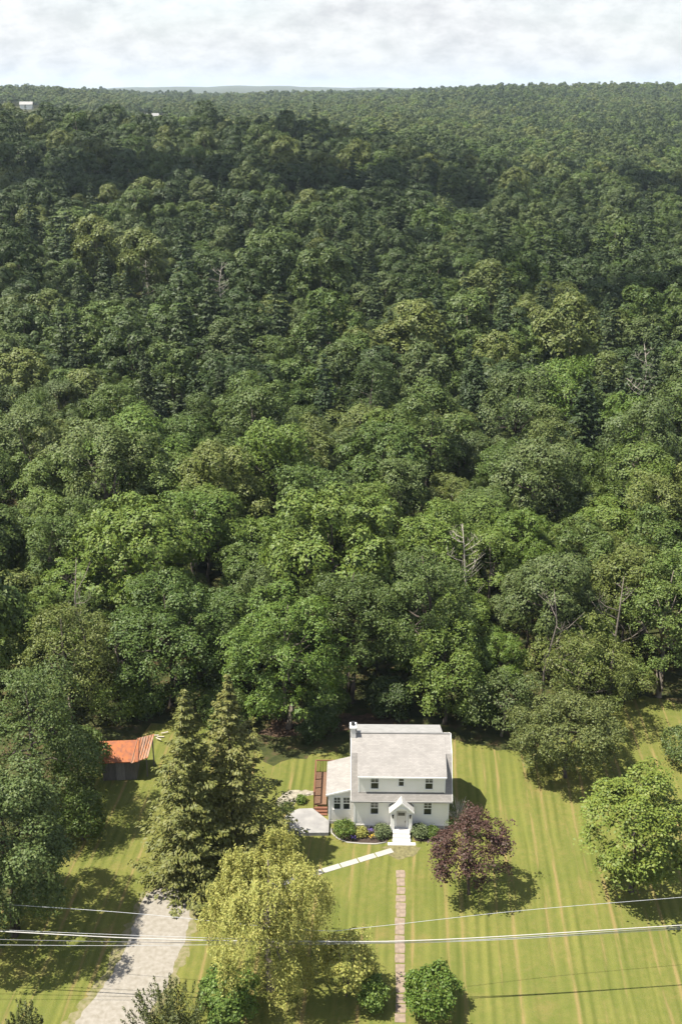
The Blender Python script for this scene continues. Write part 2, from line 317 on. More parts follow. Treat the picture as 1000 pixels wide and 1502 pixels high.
def lawn_mat():
    m, t = new_mat('mown_lawn'); N = t.nodes; L = t.links.new
    out = N.new('ShaderNodeOutputMaterial'); b = N.new('ShaderNodeBsdfPrincipled'); L(b.outputs[0], out.inputs[0]); b.inputs['Roughness'].default_value = .9; b.inputs['Specular IOR Level'].default_value = .15
    c = N.new('ShaderNodeTexCoord'); co = c.outputs['Object']
    def noise(scale, detail=5, stretch=None, rough=.55):
        v = co
        if stretch:
            mp = N.new('ShaderNodeMapping'); mp.inputs['Scale'].default_value = stretch; L(co, mp.inputs[0]); v = mp.outputs[0]
        n = N.new('ShaderNodeTexNoise'); n.inputs['Scale'].default_value = scale; n.inputs['Detail'].default_value = detail; n.inputs['Roughness'].default_value = rough; L(v, n.inputs['Vector']); return n.outputs[0]
    def ramp(v, a, b_, c0=0., c1=1.):
        n = N.new('ShaderNodeMapRange'); L(v, n.inputs[0]); n.inputs[1].default_value = a; n.inputs[2].default_value = b_; n.inputs[3].default_value = c0; n.inputs[4].default_value = c1; return n.outputs[0]
    def mix(f, a, b_):
        n = N.new('ShaderNodeMixRGB'); 
        if isinstance(f, float): n.inputs[0].default_value = f
        else: L(f, n.inputs[0])
        for i, v in ((1, a), (2, b_)):
            if isinstance(v, tuple): n.inputs[i].default_value = (*v, 1)
            else: L(v, n.inputs[i])
        return n.outputs[0]
    base = mix(ramp(noise(.16, 4), .38, .62), (.098,.106,.025), (.134,.124,.034))
    base = mix(ramp(noise(1.6, 8, None, .7), .35, .7), base, (.080,.098,.018))
    # mower passes: narrow bands along Y, wandering a little
    sx = N.new('ShaderNodeSeparateXYZ'); L(co, sx.inputs[0])
    wob = math_node(t, 'MULTIPLY', math_node(t, 'SUBTRACT', noise(.05, 3), .5), 1.0)
    xs = math_node(t, 'ADD', sx.outputs[0], wob)
    def lines(period, phase, width, soft):
        f = math_node(t, 'FRACT', math_node(t, 'DIVIDE', math_node(t, 'ADD', xs, phase), period))
        d = math_node(t, 'MULTIPLY', math_node(t, 'ABSOLUTE', math_node(t, 'SUBTRACT', f, .5)), period)
        return ramp(d, width, width + soft, 1., 0.)
    broad = math_node(t, 'MULTIPLY', lines(.92, .2, .08, .30), ramp(noise(1.0, 3, (.5, .06, 1)), .38, .62, .0, .42))
    base = mix(broad, base, (.168,.165,.040))
    dark = math_node(t, 'MULTIPLY', lines(.83, .83, .05, .2), ramp(noise(1.0, 3, (.8, .07, 1)), .40, .6, .0, .5))
    base = mix(dark, base, (.050,.066,.010))
    for per, ph, w_, st_, lo_, amt in ((4.15, 1.15, .02, (1.2, .10, 1), .42, .8), (4.15, 2.45, .015, (1.7, .13, 1), .46, .65), (2.9, .55, .01, (1.5, .16, 1), .52, .4)):
        tyre = math_node(t, 'MULTIPLY', math_node(t, 'MULTIPLY', lines(per, ph, w_, .22), ramp(noise(1.0, 4, st_), lo_, lo_ + .12)), amt)
        base = mix(tyre, base, (.20,.145,.06))
    bare = ramp(noise(.22, 7, None, .68), .57, .72, 0., .6)
    base = mix(bare, base, (.165,.125,.045))
    base = mix(ramp(noise(9, 6, None, .8), .50, .8, 0., .65), base, (.040,.054,.008))
    base = mix(ramp(noise(3.2, 5, None, .75), .60, .72, 0., .5), base, (.135,.128,.028))
    L(base, b.inputs['Base Color'])
    bp = N.new('ShaderNodeBump'); bp.inputs['Strength'].default_value = .8; bp.inputs['Distance'].default_value = .08; L(noise(7, 8, None, .75), bp.inputs['Height']); L(bp.outputs[0], b.inputs['Normal'])
    return m
M['lawn'] = lawn_mat()
sheet('lawn', [(-400,1640),(-200,1350),(60,1330),(120,1200),(150,1120),(205,1085),(225,1060),(300,1052),(352,1080),(398,1122),(430,1112),(475,1108),(600,1090),(665,1086),(700,1094),(760,1104),(860,1070),(905,1035),(940,1020),(1010,1035),(1120,1040),(1300,1100),(1400,1640)], M['lawn'], .004, .45, .9, 3)
sheet('driveway_verge', [(205,1310),(240,1290),(275,1292),(292,1304),(292,1332),(287,1366),(272,1412),(256,1446),(226,1502),(190,1620),(0,1640),(96,1500),(136,1450),(160,1415),(178,1375),(193,1338)], surf('worn_verge', (.17,.145,.085), .95, scale=2.5, col2=(.085,.09,.02), bump=.4, bscale=8), .008, .32, .4, 6)
sheet('driveway', [(214,1312),(246,1300),(284,1306),(282,1330),(276,1362),(262,1405),(246,1440),(214,1502),(170,1620),(20,1640),(112,1500),(150,1450),(172,1415),(190,1375),(203,1340)], M['gravel'], .012, .16, .5, 5)
sheet('forest_litter', [(380,1080),(400,1055),(470,1045),(560,1050),(600,1058),(560,1072),(520,1066),(470,1078)], surf('leaf_litter', (.07,.043,.024), .95, var=.3, scale=2), .008, .4, .7, 8)
# ------------------------------------------------------------------ trees
def unit(a): return a / np.maximum(np.linalg.norm(a, axis=-1, keepdims=True), 1e-9)
def leaf_quads(P, Nn, L, Wd, rng, T=None):
    """one rhombic leaf (or leaf cluster) per point, four corners each"""
    n = len(P); r = rng.normal(size=(n, 3)) if T is None else T
    t = unit(r - Nn * np.sum(r * Nn, 1, keepdims=True)); b = np.cross(Nn, t)
    L = np.broadcast_to(L, (n,))[:, None]; Wd = np.broadcast_to(Wd, (n,))[:, None]
    up = Nn * (L * .12)
    V = np.stack([P - t * L * .5, P + b * Wd * .5 + up, P + t * L * .5, P - b * Wd * .5 + up], 1).reshape(-1, 3)
    return V, np.arange(4 * n).reshape(n, 4)
def crown_points(rng, Rx, z0, z1, nl, ns, nleaf, lobe=.42, flat=.0, gap=.0, spray=.55, jitter=.45, droop=.35, low=.15, stray=.0):
    """broadleaf crown: lobes set round an uneven ellipsoid, each covered by tilted sprays of leaves"""
    hz = (z1 - z0) / 2; c = np.array([0, 0, (z0 + z1) / 2])
    k = np.arange(nl); u = 1 - (k + .5) / nl * (2 - low * 2) ; ph = k * 2.39996 + rng.uniform(0, 6)
    d = np.stack([np.sqrt(np.maximum(1 - u**2, 0)) * np.cos(ph), np.sqrt(np.maximum(1 - u**2, 0)) * np.sin(ph), u], 1)
    d = unit(d + rng.normal(size=d.shape) * .22)
    rad = rng.uniform(.48, .86, nl)[:, None]
    az = np.arctan2(d[:, 1], d[:, 0]); wob = 1 + .13 * np.sin(az * 2 + rng.uniform(0, 6)) + .09 * np.sin(az * 3 + rng.uniform(0, 6))
    lc = c + d * rad * np.array([Rx, Rx, hz]) * np.stack([wob, wob, np.ones(nl)], 1)
    lr = rng.uniform(.72, 1.25, nl) * lobe * Rx
    keep = rng.uniform(size=nl) > gap; lc, lr, d = lc[keep], lr[keep], d[keep]
    # sprays on each lobe
    li = np.repeat(np.arange(len(lc)), ns); sd = unit(rng.normal(size=(len(li), 3)) + np.array([0, 0, .35]))
    out = np.sum(sd * d[li], 1) > -.25; ok = out & (sd[:, 2] > -.62); li, sd = li[ok], sd[ok]
    squash = np.array([1, 1, .78])
    sp = lc[li] + sd * (lr[li] * rng.uniform(.72, 1.08, len(li)) * (1 + stray * rng.exponential(.35, len(li))))[:, None] * squash
    q = np.linalg.norm((sp[:, None] - lc[None]) / squash, axis=2) / lr[None]; q[np.arange(len(li)), li] = 9
    ok = (q.min(1) > .74) & (sp[:, 2] > z0 * .55); sp, sd, li = sp[ok], sd[ok], li[ok]
    sn = unit(sd * (1 - flat) + np.array([0, 0, .35 + flat]) + rng.normal(size=sd.shape) * .28)
    # leaves in each spray
    si = np.repeat(np.arange(len(sp)), nleaf); n = len(si)
    a = unit(rng.normal(size=(len(sp), 3))); t = unit(np.cross(sn, a)); b = np.cross(sn, t)
    g = rng.normal(size=(n, 2)) * spray * .62; rr = np.linalg.norm(g, axis=1)
    P = sp[si] + t[si] * g[:, :1] + b[si] * g[:, 1:] - sn[si] * (rr**2 * droop)[:, None] - np.array([0, 0, 1]) * (rr * droop * .5)[:, None] + rng.normal(size=(n, 3)) * .08
    Nn = unit(sn[si] + (t[si] * g[:, :1] + b[si] * g[:, 1:]) * .5 + rng.normal(size=(n, 3)) * jitter)
    return P, Nn, lc
def broadleaf_crown(name, seed, Rx, z0, z1, nl=30, ns=40, nleaf=11, leaf=.30, **k):
    rng = np.random.RandomState(seed); P, Nn, lc = crown_points(rng, Rx, z0, z1, nl, ns, nleaf, **k)
    L = leaf * rng.uniform(.7, 1.35, len(P)); Vv, Q = leaf_quads(P, Nn, L, L * rng.uniform(.5, .8, len(P)), rng)
    return mesh_np(name, Vv, Q), lc
def limb_mesh(name, seed, h, lc, r0, z_fork=None, n=7, thin=.25, forks=8, side=7):
    """tapered bent trunk with limbs running out to the lobes of the crown"""
    rng = random.Random(seed); mb = MB(); zf = z_fork or h * .35
    bend = [Vector((rng.uniform(-.03, .03) * h, rng.uniform(-.03, .03) * h, 0)) for _ in range(4)]
    zs = [-.3, .25, h * .2, zf, h * .6, h * .85]
    pts = [Vector((0, 0, zs[0])), Vector((0, 0, zs[1]))] + [bend[i] + Vector((0, 0, zs[i + 2])) for i in range(4)]
    mb.tube(pts, [r0 * 1.5, r0 * 1.1, r0 * .9, r0 * .75, r0 * .45, r0 * .12], side)
    order = sorted(range(len(lc)), key=lambda i: rng.random())[:forks]
    for i in order:
        e = Vector(lc[i]) * .82; s = pts[2].lerp(pts[4], rng.uniform(.25, .95)); e.z = max(e.z, s.z + .2)
        mid = s.lerp(e, .5) + Vector((rng.uniform(-.3, .3), rng.uniform(-.3, .3), rng.uniform(-.2, .5)))
        mb.tube([s, mid, e], [r0 * .42, r0 * .28, r0 * .08], max(4, side - 2))
        for _ in range(2):
            q = mid.lerp(e, rng.uniform(.1, .7)); mb.tube([q, q + Vector((rng.uniform(-1.2, 1.2), rng.uniform(-1.2, 1.2), rng.uniform(.3, 1.2)))], [r0 * .13, r0 * .04], 4)
    return mb.mesh(name, True)
def conifer_crown(name, seed, h, Rb, tiers=30, per=10, needles=46, blade=.5, bw=.13, z0=.6, power=.85, lift=.1):
    """whorls of drooping branches, each a flat fan of needle twigs"""
    rng = np.random.RandomState(seed); Ps, Ns, Ts, Ls = [], [], [], []
    for i in range(tiers):
        f = i / (tiers - 1); z = z0 + (h - z0 - .3) * f; r = Rb * (1 - f) ** power * rng.uniform(.85, 1.12) + .18
        nb = max(4, int(per * (1 - f * .55)))
        for k in range(nb):
            a = k / nb * 6.283 + rng.uniform(-.35, .35) + i * 1.1; rl = r * rng.uniform(.62, 1.22)
            d = np.array([math.cos(a), math.sin(a), 0]); s = np.array([-d[1], d[0], 0])
            m = max(8, int(needles * (.25 + rl / Rb * .85))); t = rng.uniform(.12, 1, m) ** .8
            wdt = (.42 * rl * (1 - t) * (.35 + t) * 1.6 + .1) * rng.uniform(-1, 1, m)
            zz_ = z - .20 * rl * t + .17 * rl * t ** 2.4 - np.abs(wdt) * .22 + rng.normal(size=m) * .07
            P = d[None] * (rl * t)[:, None] + s[None] * wdt[:, None]; P[:, 2] = zz_
            Ps.append(P); Ns.append(unit(np.array([0, 0, 1.0]) + d * .35 + s[None] * (wdt * .5)[:, None] + rng.normal(size=(m, 3)) * .35))
            Ts.append(d[None] * .9 + s[None] * np.sign(wdt)[:, None] * .7 + rng.normal(size=(m, 3)) * .25 + np.array([0, 0, -.15]))
            Ls.append(np.full(m, blade) * rng.uniform(.7, 1.3, m))
    P, Nn, T, L = map(np.concatenate, (Ps, Ns, Ts, Ls))
    Vv, Q = leaf_quads(P, Nn, L, L * bw / blade * 1.0 + .05, rng, T); return mesh_np(name, Vv, Q)
def snag_mesh(name, seed, h, r0=.16, boughs=9, spread=.35, fine=5):
    """bare standing dead tree"""
    rng = random.Random(seed); mb = MB()
    pts = [Vector((0, 0, -.3)), Vector((rng.uniform(-.3, .3), rng.uniform(-.3, .3), h * .4)), Vector((rng.uniform(-.7, .7), rng.uniform(-.7, .7), h * .75)), Vector((rng.uniform(-1, 1), rng.uniform(-1, 1), h))]
    mb.tube(pts, [r0 * 1.3, r0, r0 * .6, r0 * .15], 7)
    for k in range(boughs):
        f = .35 + .6 * k / boughs; s = pts[1].lerp(pts[2], (f - .35) / .35) if f < .7 else pts[2].lerp(pts[3], (f - .7) / .3)
        a = rng.uniform(0, 6.28); ln = h * spread * (1.15 - f) * rng.uniform(.7, 1.4)
        e = s + Vector((math.cos(a) * ln, math.sin(a) * ln, ln * rng.uniform(.3, 1.1))); m = s.lerp(e, .5) + Vector((rng.uniform(-.2, .2), rng.uniform(-.2, .2), -.1 * ln))
        mb.tube([s, m, e], [r0 * .4, r0 * .27, r0 * .09], 5)
        for _ in range(fine):
            q = m.lerp(e, rng.uniform(-.2, .9)); mb.tube([q, q + Vector((rng.uniform(-.4, .4) * ln, rng.uniform(-.4, .4) * ln, rng.uniform(.1, .5) * ln))], [r0 * .16, r0 * .05], 4)
    return mb.mesh(name, True)
def put_mat(o, m):
    o.material_slots[0].link = 'OBJECT'; o.material_slots[0].material = m
def grow(name, label, cat, x, y, crown_me, trunk_me, leaf, bark, rz=0.0, sc=(1, 1, 1), group=None, z=None):
    t = thing(name, label, cat, (x, y, gz(x, y) if z is None else z), rz, group); t.scale = sc
    if crown_me:
        if not crown_me.materials: crown_me.materials.append(M['mid'])
        c = link(bpy.data.objects.new('crown', crown_me), t); put_mat(c, leaf)
    if trunk_me:
        if not trunk_me.materials: trunk_me.materials.append(M['bark'])
        k = link(bpy.data.objects.new('trunk', trunk_me), t); put_mat(k, bark)
    return t
# near kinds (about 15 m tall, shared by the individual trees)
KINDS = []
specs = [  # Rx, z0, z1, options
 (4.6, 3.4, 15.6, dict(nl=30, ns=40, nleaf=30, lobe=.36, flat=.12, spray=.50, jitter=.20)),
 (5.2, 3.0, 14.8, dict(nl=40, ns=34, nleaf=30, lobe=.29, flat=.12, spray=.46, gap=.12, jitter=.20)),
 (4.2, 4.4, 17.0, dict(nl=28, ns=36, nleaf=30, lobe=.38, flat=.22, spray=.55, gap=.12, jitter=.20)),
 (5.4, 4.0, 13.6, dict(nl=44, ns=32, nleaf=28, lobe=.26, flat=.20, spray=.46, gap=.10, jitter=.20)),
 (4.0, 5.2, 16.0, dict(nl=26, ns=34, nleaf=28, lobe=.36, flat=.20, spray=.55, gap=.22, stray=.4, jitter=.20)),
 (4.8, 2.8, 15.2, dict(nl=34, ns=40, nleaf=30, lobe=.34, flat=.05, spray=.42, jitter=.20)),
 (3.6, 6.0, 17.2, dict(nl=22, ns=34, nleaf=28, lobe=.40, flat=.25, spray=.58, gap=.2, stray=.5, jitter=.20)),
]
for i, (Rx, z0, z1, kw) in enumerate(specs):
    cm, lc = broadleaf_crown('broadleaf_crown', 100 + i, Rx, z0, z1, leaf=.25, **kw)
    KINDS.append((cm, limb_mesh('broadleaf_trunk', 200 + i, z1, lc, .22, z0 * 1.1, forks=9), Rx, z1))
HEM = [(conifer_crown('hemlock_crown', 300 + i, 15.5, 3.3, 30, 9, 34, .55, .2, 1.5, .7), MB().tube([(0,0,-.3),(0,0,8),(0,0,15.3)], [.24,.15,.02], 7).mesh('conifer_trunk', True), 3.0, 15.5) for i in range(2)]
# ------------------------------------------------------------------ the trees round the lawn, one by one
def fit(px, py, top, kz=None):
    """ground point under photo pixel and the height that reaches row 'top'"""
    p = at(px, py); p.z = gz(p.x, p.y)
    lo, hi = .2, 60.
    for _ in range(40):
        m = (lo + hi) / 2
        if project(p.x, p.y, p.z + m)[1] > top: lo = m
        else: hi = m
    return p, lo
BLOCK = []                                     # (x, y, radius) already planted
def mass(x, y, r): BLOCK.append((x, y, r))
def yard_tree(name, label, px, py, top, Rx, seed, lmat, bark, base=.22, cat='tree', back=0.0, **kw):
    p, h = fit(px, py, top)
    h = h - Rx * .42 * .0
    cm, lc = broadleaf_crown('crown_foliage', seed, Rx, h * base, h, **kw)
    tm = limb_mesh('trunk_wood', seed + 1, h, lc, max(.1, h * .017), h * base * 1.1, forks=10)
    mass(p.x, p.y, Rx * .85)
    return grow(name, label, cat, p.x, p.y, cm, tm, lmat, bark)
yard_tree('maple_tree', 'round yellow-green maple on the lawn at the right, its big leaf clumps in bright tiers', 925, 1308, 1124, 5.1, 11, M['maple'], M['bark_dark'], .045, nl=50, ns=26, nleaf=37, leaf=0.251, lobe=.25, flat=.62, spray=.6, jitter=.25, low=.03, gap=.04)
yard_tree('copper_tree', 'small purple-leaved tree standing alone in front of the white house', 687, 1312, 1206, 3.45, 12, M['copper'], M['bark_dark'], .30, nl=44, ns=24, nleaf=23, leaf=0.205, lobe=.23, flat=.45, spray=.42, jitter=.4, gap=.36, stray=.7)
yard_tree('apple_tree', 'wide grey-green apple tree on the far side of the lawn, right of the house', 828, 1140, 1014, 5.4, 13, M['apple'], M['bark_dark'], .04, nl=60, ns=56, nleaf=24, leaf=0.198, lobe=.26, flat=.1, spray=.42, jitter=.6, low=.06)
yard_tree('shaggy_tree', 'shaggy grey-green tree leaning at the wood edge, just behind the wide apple tree', 735, 1080, 985, 3.6, 14, M['grey'], M['bark'], .12, nl=26, ns=36, nleaf=14, leaf=0.213, lobe=.33, spray=.5, gap=.2, stray=.7)
yard_tree('edge_tree', 'dark round tree cut by the right edge of the photo behind the yellow-green maple', 1012, 1122, 1072, 3.0, 15, M['silver'], M['bark_dark'], .1, nl=24, ns=40, nleaf=17, leaf=0.205, lobe=.34)
yard_tree('silver_tree', 'big dense green tree at the left edge, over the shaded grass left of the driveway', 22, 1372, 1118, 6.4, 16, M['silver'], M['bark_dark'], .03, nl=70, ns=56, nleaf=24, leaf=0.228, lobe=.25, flat=.15, spray=.45, jitter=.35, low=.02)
yard_tree('edge_tree', 'dark green tree between the big left-edge tree and the woods, left of the rusty shed', 62, 1205, 968, 6.4, 17, M['mid'], M['bark_dark'], .03, nl=56, ns=46, nleaf=19, leaf=0.220, lobe=.26, flat=.1, jitter=.4, low=.02)
yard_tree('understory_tree', 'low dark green tree crowding the left side of the rusty shed', 118, 1165, 1068, 3.2, 18, M['mid'], M['bark_dark'], .06, nl=26, ns=40, nleaf=17, leaf=0.213, lobe=.33)
yard_tree('understory_tree', 'dark bushy sapling at the foot of the big left-edge tree, beside the shaded grass', 122, 1232, 1165, 2.2, 19, M['mid'], M['bark_dark'], .05, nl=20, ns=36, nleaf=17, leaf=0.198, lobe=.36)
# front row of the woods
yard_tree('broad_maple', 'tall pale-green broad maple in the front row of the woods, behind the two spruces', 424, 1068, 852, 7.0, 21, M['bright'], M['bark'], .045, nl=70, ns=32, nleaf=28, leaf=0.236, lobe=.22, flat=.3, spray=.52, jitter=.22, low=.02)
yard_tree('broad_maple', 'wide fresh-green maple in the front row of the woods, behind the rusty shed', 252, 1035, 838, 7.2, 22, M['mid'], M['bark_dark'], .045, nl=66, ns=28, nleaf=31, leaf=0.258, lobe=.22, flat=.4, spray=.6, jitter=.28, low=.02)
yard_tree('slim_maple', 'upright green maple right behind the white house at its right corner', 652, 1062, 900, 4.4, 23, M['bright'], M['bark_dark'], .08, nl=40, ns=44, nleaf=20, leaf=0.228, lobe=.28, flat=.4, spray=.48, jitter=.35, low=.05)
yard_tree('tall_maple', 'tall green maple rising behind the roof ridge of the white house', 620, 1036, 778, 5.6, 24, M['mid'], M['bark_dark'], .045, nl=48, ns=46, nleaf=20, leaf=0.236, lobe=.27, flat=.4, spray=.5)
yard_tree('oak_tree', 'full dark oak behind the chimney, between two paler maples', 515, 1030, 800, 5.2, 25, M['mid'], M['bark_dark'], .045, nl=44, ns=46, nleaf=19, leaf=0.236, lobe=.28, flat=.25, spray=.5)
yard_tree('olive_tree_crown', 'olive-green tree with dead twigs above it, behind the wide apple tree', 845, 1066, 905, 5.2, 26, M['olive'], M['bark'], .045, nl=44, ns=40, nleaf=17, leaf=0.213, lobe=.28, spray=.45, gap=.1, stray=.4)
yard_tree('slender_ash', 'bright leafy ash at the right edge of the wood front, above the far lawn', 965, 1022, 800, 4.8, 27, M['bright'], M['bark'], .045, nl=42, ns=42, nleaf=19, leaf=0.243, lobe=.28, flat=.4, spray=.5, gap=.08)
yard_tree('yellowing_tree', 'yellow-green tree at the left, above the dark green tree by the shed', 105, 1068, 880, 5.4, 28, M['olive'], M['bark'], .045, nl=46, ns=42, nleaf=17, leaf=0.213, lobe=.28, flat=.2, spray=.45)
yard_tree('leafy_sapling', 'small dark sapling at the wood edge between the shed and the fresh-green maple', 178, 1062, 1000, 2.6, 29, M['bright'], M['bark_dark'], .08, nl=20, ns=36, nleaf=16, leaf=0.198, lobe=.36, flat=.3)
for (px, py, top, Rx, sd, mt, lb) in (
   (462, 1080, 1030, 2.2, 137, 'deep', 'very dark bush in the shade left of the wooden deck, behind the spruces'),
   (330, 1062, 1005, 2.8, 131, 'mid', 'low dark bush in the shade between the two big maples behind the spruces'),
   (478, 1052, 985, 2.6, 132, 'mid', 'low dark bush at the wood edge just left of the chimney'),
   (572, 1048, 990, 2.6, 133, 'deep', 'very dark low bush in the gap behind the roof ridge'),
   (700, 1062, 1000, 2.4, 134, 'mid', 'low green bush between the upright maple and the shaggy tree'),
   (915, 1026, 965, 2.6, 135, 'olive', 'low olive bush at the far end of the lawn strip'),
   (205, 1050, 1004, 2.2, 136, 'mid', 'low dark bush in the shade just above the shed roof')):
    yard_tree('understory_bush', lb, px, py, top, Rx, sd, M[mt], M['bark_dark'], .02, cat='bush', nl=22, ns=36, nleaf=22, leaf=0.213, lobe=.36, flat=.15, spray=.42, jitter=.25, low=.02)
# two spruces
for (px, py, top, Rb, sd, lb) in ((286, 1288, 1010, 5.4, 31, 'left, slightly shorter one of the two spruces beside the driveway end'), (345, 1262, 988, 6.2, 32, 'right, taller one of the two spruces, next to the pale patio')):
    p, h = fit(px, py, top); mass(p.x, p.y, 3)
    cm = conifer_crown('spruce_crown', sd, h, Rb, 30, 12, 120, .38, .10, .5, .92)
    grow('spruce_tree', lb, 'tree', p.x, p.y, cm, MB().tube([(0,0,-.3),(0,0,h*.5),(0,0,h-.3)], [.3,.18,.02], 8).mesh('conifer_trunk', True), M['spruce'], M['bark_dark'], group='spruces by the driveway')
# the weeping willow: lobes hung with strands
def willow(px, py, top, Rx, seed):
    p, h = fit(px, py, top); rng = np.random.RandomState(seed)
    P, Nn, lc = crown_points(rng, Rx, h * .10, h, 78, 28, 6, lobe=.20, flat=.25, spray=.5, jitter=.45, low=.06, gap=.27, stray=.5)
    k = rng.randint(4, 13, len(P)); idx = np.repeat(np.arange(len(P)), k); st = np.concatenate([np.arange(q) for q in k]) * .17
    st = st * np.repeat(np.where(P[:, 2] < h * .55, 1.5, .75), k)
    Q = P[idx] + np.stack([rng.normal(size=len(idx)) * .07 + st * .1 * np.sign(P[idx, 0]) * .4, rng.normal(size=len(idx)) * .07, -st], 1)
    Q = Q[Q[:, 2] > .3]; n = len(Q); Nq = unit(rng.normal(size=(n, 3)) * .7 + np.array([0, 0, .5]) + unit(Q - np.array([0, 0, h * .45])) * .7)
    T = rng.normal(size=(n, 3)) * .5 + np.array([0, 0, -1.0]); L = rng.uniform(.16, .32, n)
    Vv, Qd = leaf_quads(Q, Nq, L, L * .36, rng, T); cm = mesh_np('willow_crown', Vv, Qd); mass(p.x, p.y, Rx)
    return grow('willow_tree', 'golden-green weeping willow in the foreground between driveway and stone path', 'tree', p.x, p.y, cm, limb_mesh('willow_trunk', seed, h, lc, .34, 2.6, forks=14), M['willow'], M['bark'])
willow(398, 1450, 1224, 5.5, 41)
# bushes of the lawn
def bush(name, label, px, py, top, Rx, seed, lmat, cat='bush', **kw):
    p, h = fit(px, py, top); d = dict(nl=22, ns=44, nleaf=11, leaf=.17, lobe=.36, spray=.28, low=.3, jitter=.5, droop=.5); d.update(kw)
    cm, lc = broadleaf_crown('bush_leaves', seed, Rx, .05, h, **d); t = thing(name, label, cat, (p.x, p.y, 0)); 
    obj("foliage", cm, lmat, t); mb = MB()
    for i in range(min(7, len(lc))): mb.tube([(0,0,-.1), tuple(np.array(lc[i]) * .5), tuple(lc[i])], [.05,.035,.012], 5)
    obj('stem', mb.mesh('stem', True), M['bark'], t); return t
bush('round_shrub', 'rounded bright green shrub beside the stone path near the bottom of the photo', 632, 1482, 1425, 2.1, 51, M['bright'], nl=34, ns=46, leaf=.2, lobe=.3, flat=.3)
bush('small_shrub', 'little yellow-green shrub just left of the stone path', 546, 1478, 1436, 1.05, 52, M['shrub'])
bush('willow_shoots', 'low clump of pale yellow-green willow shoots at the right foot of the weeping willow', 508, 1462, 1368, 2.2, 54, M['willow'], nl=26, ns=26, nleaf=9, leaf=.24, lobe=.3, gap=.2, stray=.5)
bush('laurel_shrub', 'leafy green bush under the willow, left of its hanging branches', 335, 1500, 1425, 2.3, 53, M['shrub'], nl=34, ns=44, leaf=.22, lobe=.3)
def spiky(name, label, px, py, top, Rx, seed, leaf, shoots=46):
    """juniper-like bush of upright feathery shoots"""
    p, h = fit(px, py, top); rng = np.random.RandomState(seed); Ps, Ns, Ts = [], [], []
    for i in range(shoots):
        a = rng.uniform(0, 6.28); r = Rx * math.sqrt(rng.uniform(0, 1)); b = np.array([math.cos(a) * r * .45, math.sin(a) * r * .45, .1])
        e = np.array([math.cos(a) * r, math.sin(a) * r, h * (1 - .45 * (r / Rx) ** 2) * rng.uniform(.75, 1.05)]); m = 70; t = rng.uniform(.1, 1, m)
        ax = unit((e - b)[None])[0]; P = b + (e - b) * t[:, None] + rng.normal(size=(m, 3)) * (.20 * (1.15 - t))[:, None]
        Ps.append(P); Ts.append(ax[None] + rng.normal(size=(m, 3)) * .35); Ns.append(unit(rng.normal(size=(m, 3)) + unit(P - np.array([0, 0, h * .3])) * .8))
    P, Nn, T = map(np.concatenate, (Ps, Ns, Ts)); Vv, Q = leaf_quads(P, Nn, .3, .085, rng, T)
    t = thing(name, label, 'bush', (p.x, p.y, 0)); obj('foliage', mesh_np('spiky_leaves', Vv, Q), leaf, t); return t
spiky('juniper', 'spiky dark juniper over the gravel at the bottom edge, left of the willow', 252, 1530, 1448, 3.6, 61, M['juniper'], 70)
spiky('juniper', 'feathery evergreen poking up at the bottom left corner of the grass', 38, 1530, 1468, 1.5, 62, M['juniper'], 26)
# bare dead trees
for (px, py, top, sd, r0, lb, mt) in (
   (184, 1040, 928, 71, .13, 'bare pale dead trunk at the wood front above the rusty shed', 'dead_wood'),
   (795, 1062, 862, 72, .12, 'grey bare dead tree with fan of twigs above the shaggy tree', 'dead_wood'),
   (893, 1030, 845, 73, .15, 'bare dead tree with arching boughs right of the olive-green tree', 'dead_wood'),
   (135, 1040, 822, 74, .13, 'leaning bare grey trunk among the trees at the left, above the yellow-green tree', 'dead_wood')):
    p, h = fit(px, py, top); t = thing('dead_tree', lb, 'dead tree', (p.x, p.y, gz(p.x, p.y)), 0, 'dead trees of the wood'); obj('trunk', snag_mesh('snag', sd, h, r0, spread=.3), M[mt], t); mass(p.x, p.y, 1.5)
for (px, top, h, sd, r0, lb) in ((322, 386, 21, 75, .2, 'pale bare dead tree with upright twigs standing deep in the woods at the left'),
   (213, 372, 19, 76, .16, 'thin bare dead tree left of the pale upright one, deep in the woods'), (702, 772, 17, 77, .14, 'grey bare snag poking out of the nearer woods above the roof, to its right'),
   (962, 505, 20, 78, .18, 'bare grey dead tree deep in the woods near the right edge')):
    for D in range(115, 520):                                         # the distance at which a tree of this height tops out on that row
        cx = (px - 500) / F * math.hypot(D, 30) * .97; x = cx * math.cos(PSI) - D * math.sin(PSI); y = cx * math.sin(PSI) + D * math.cos(PSI); z = gz(x, y)
        if project(x, y, z + h)[1] <= top: break
    t = thing('dead_tree', lb, 'dead tree', (x, y, z), 0, 'dead trees of the wood'); obj('trunk', snag_mesh('snag', sd, h, r0, 14, spread=.26, fine=7), M['bark_pale'], t); mass(x, y, 2.2)
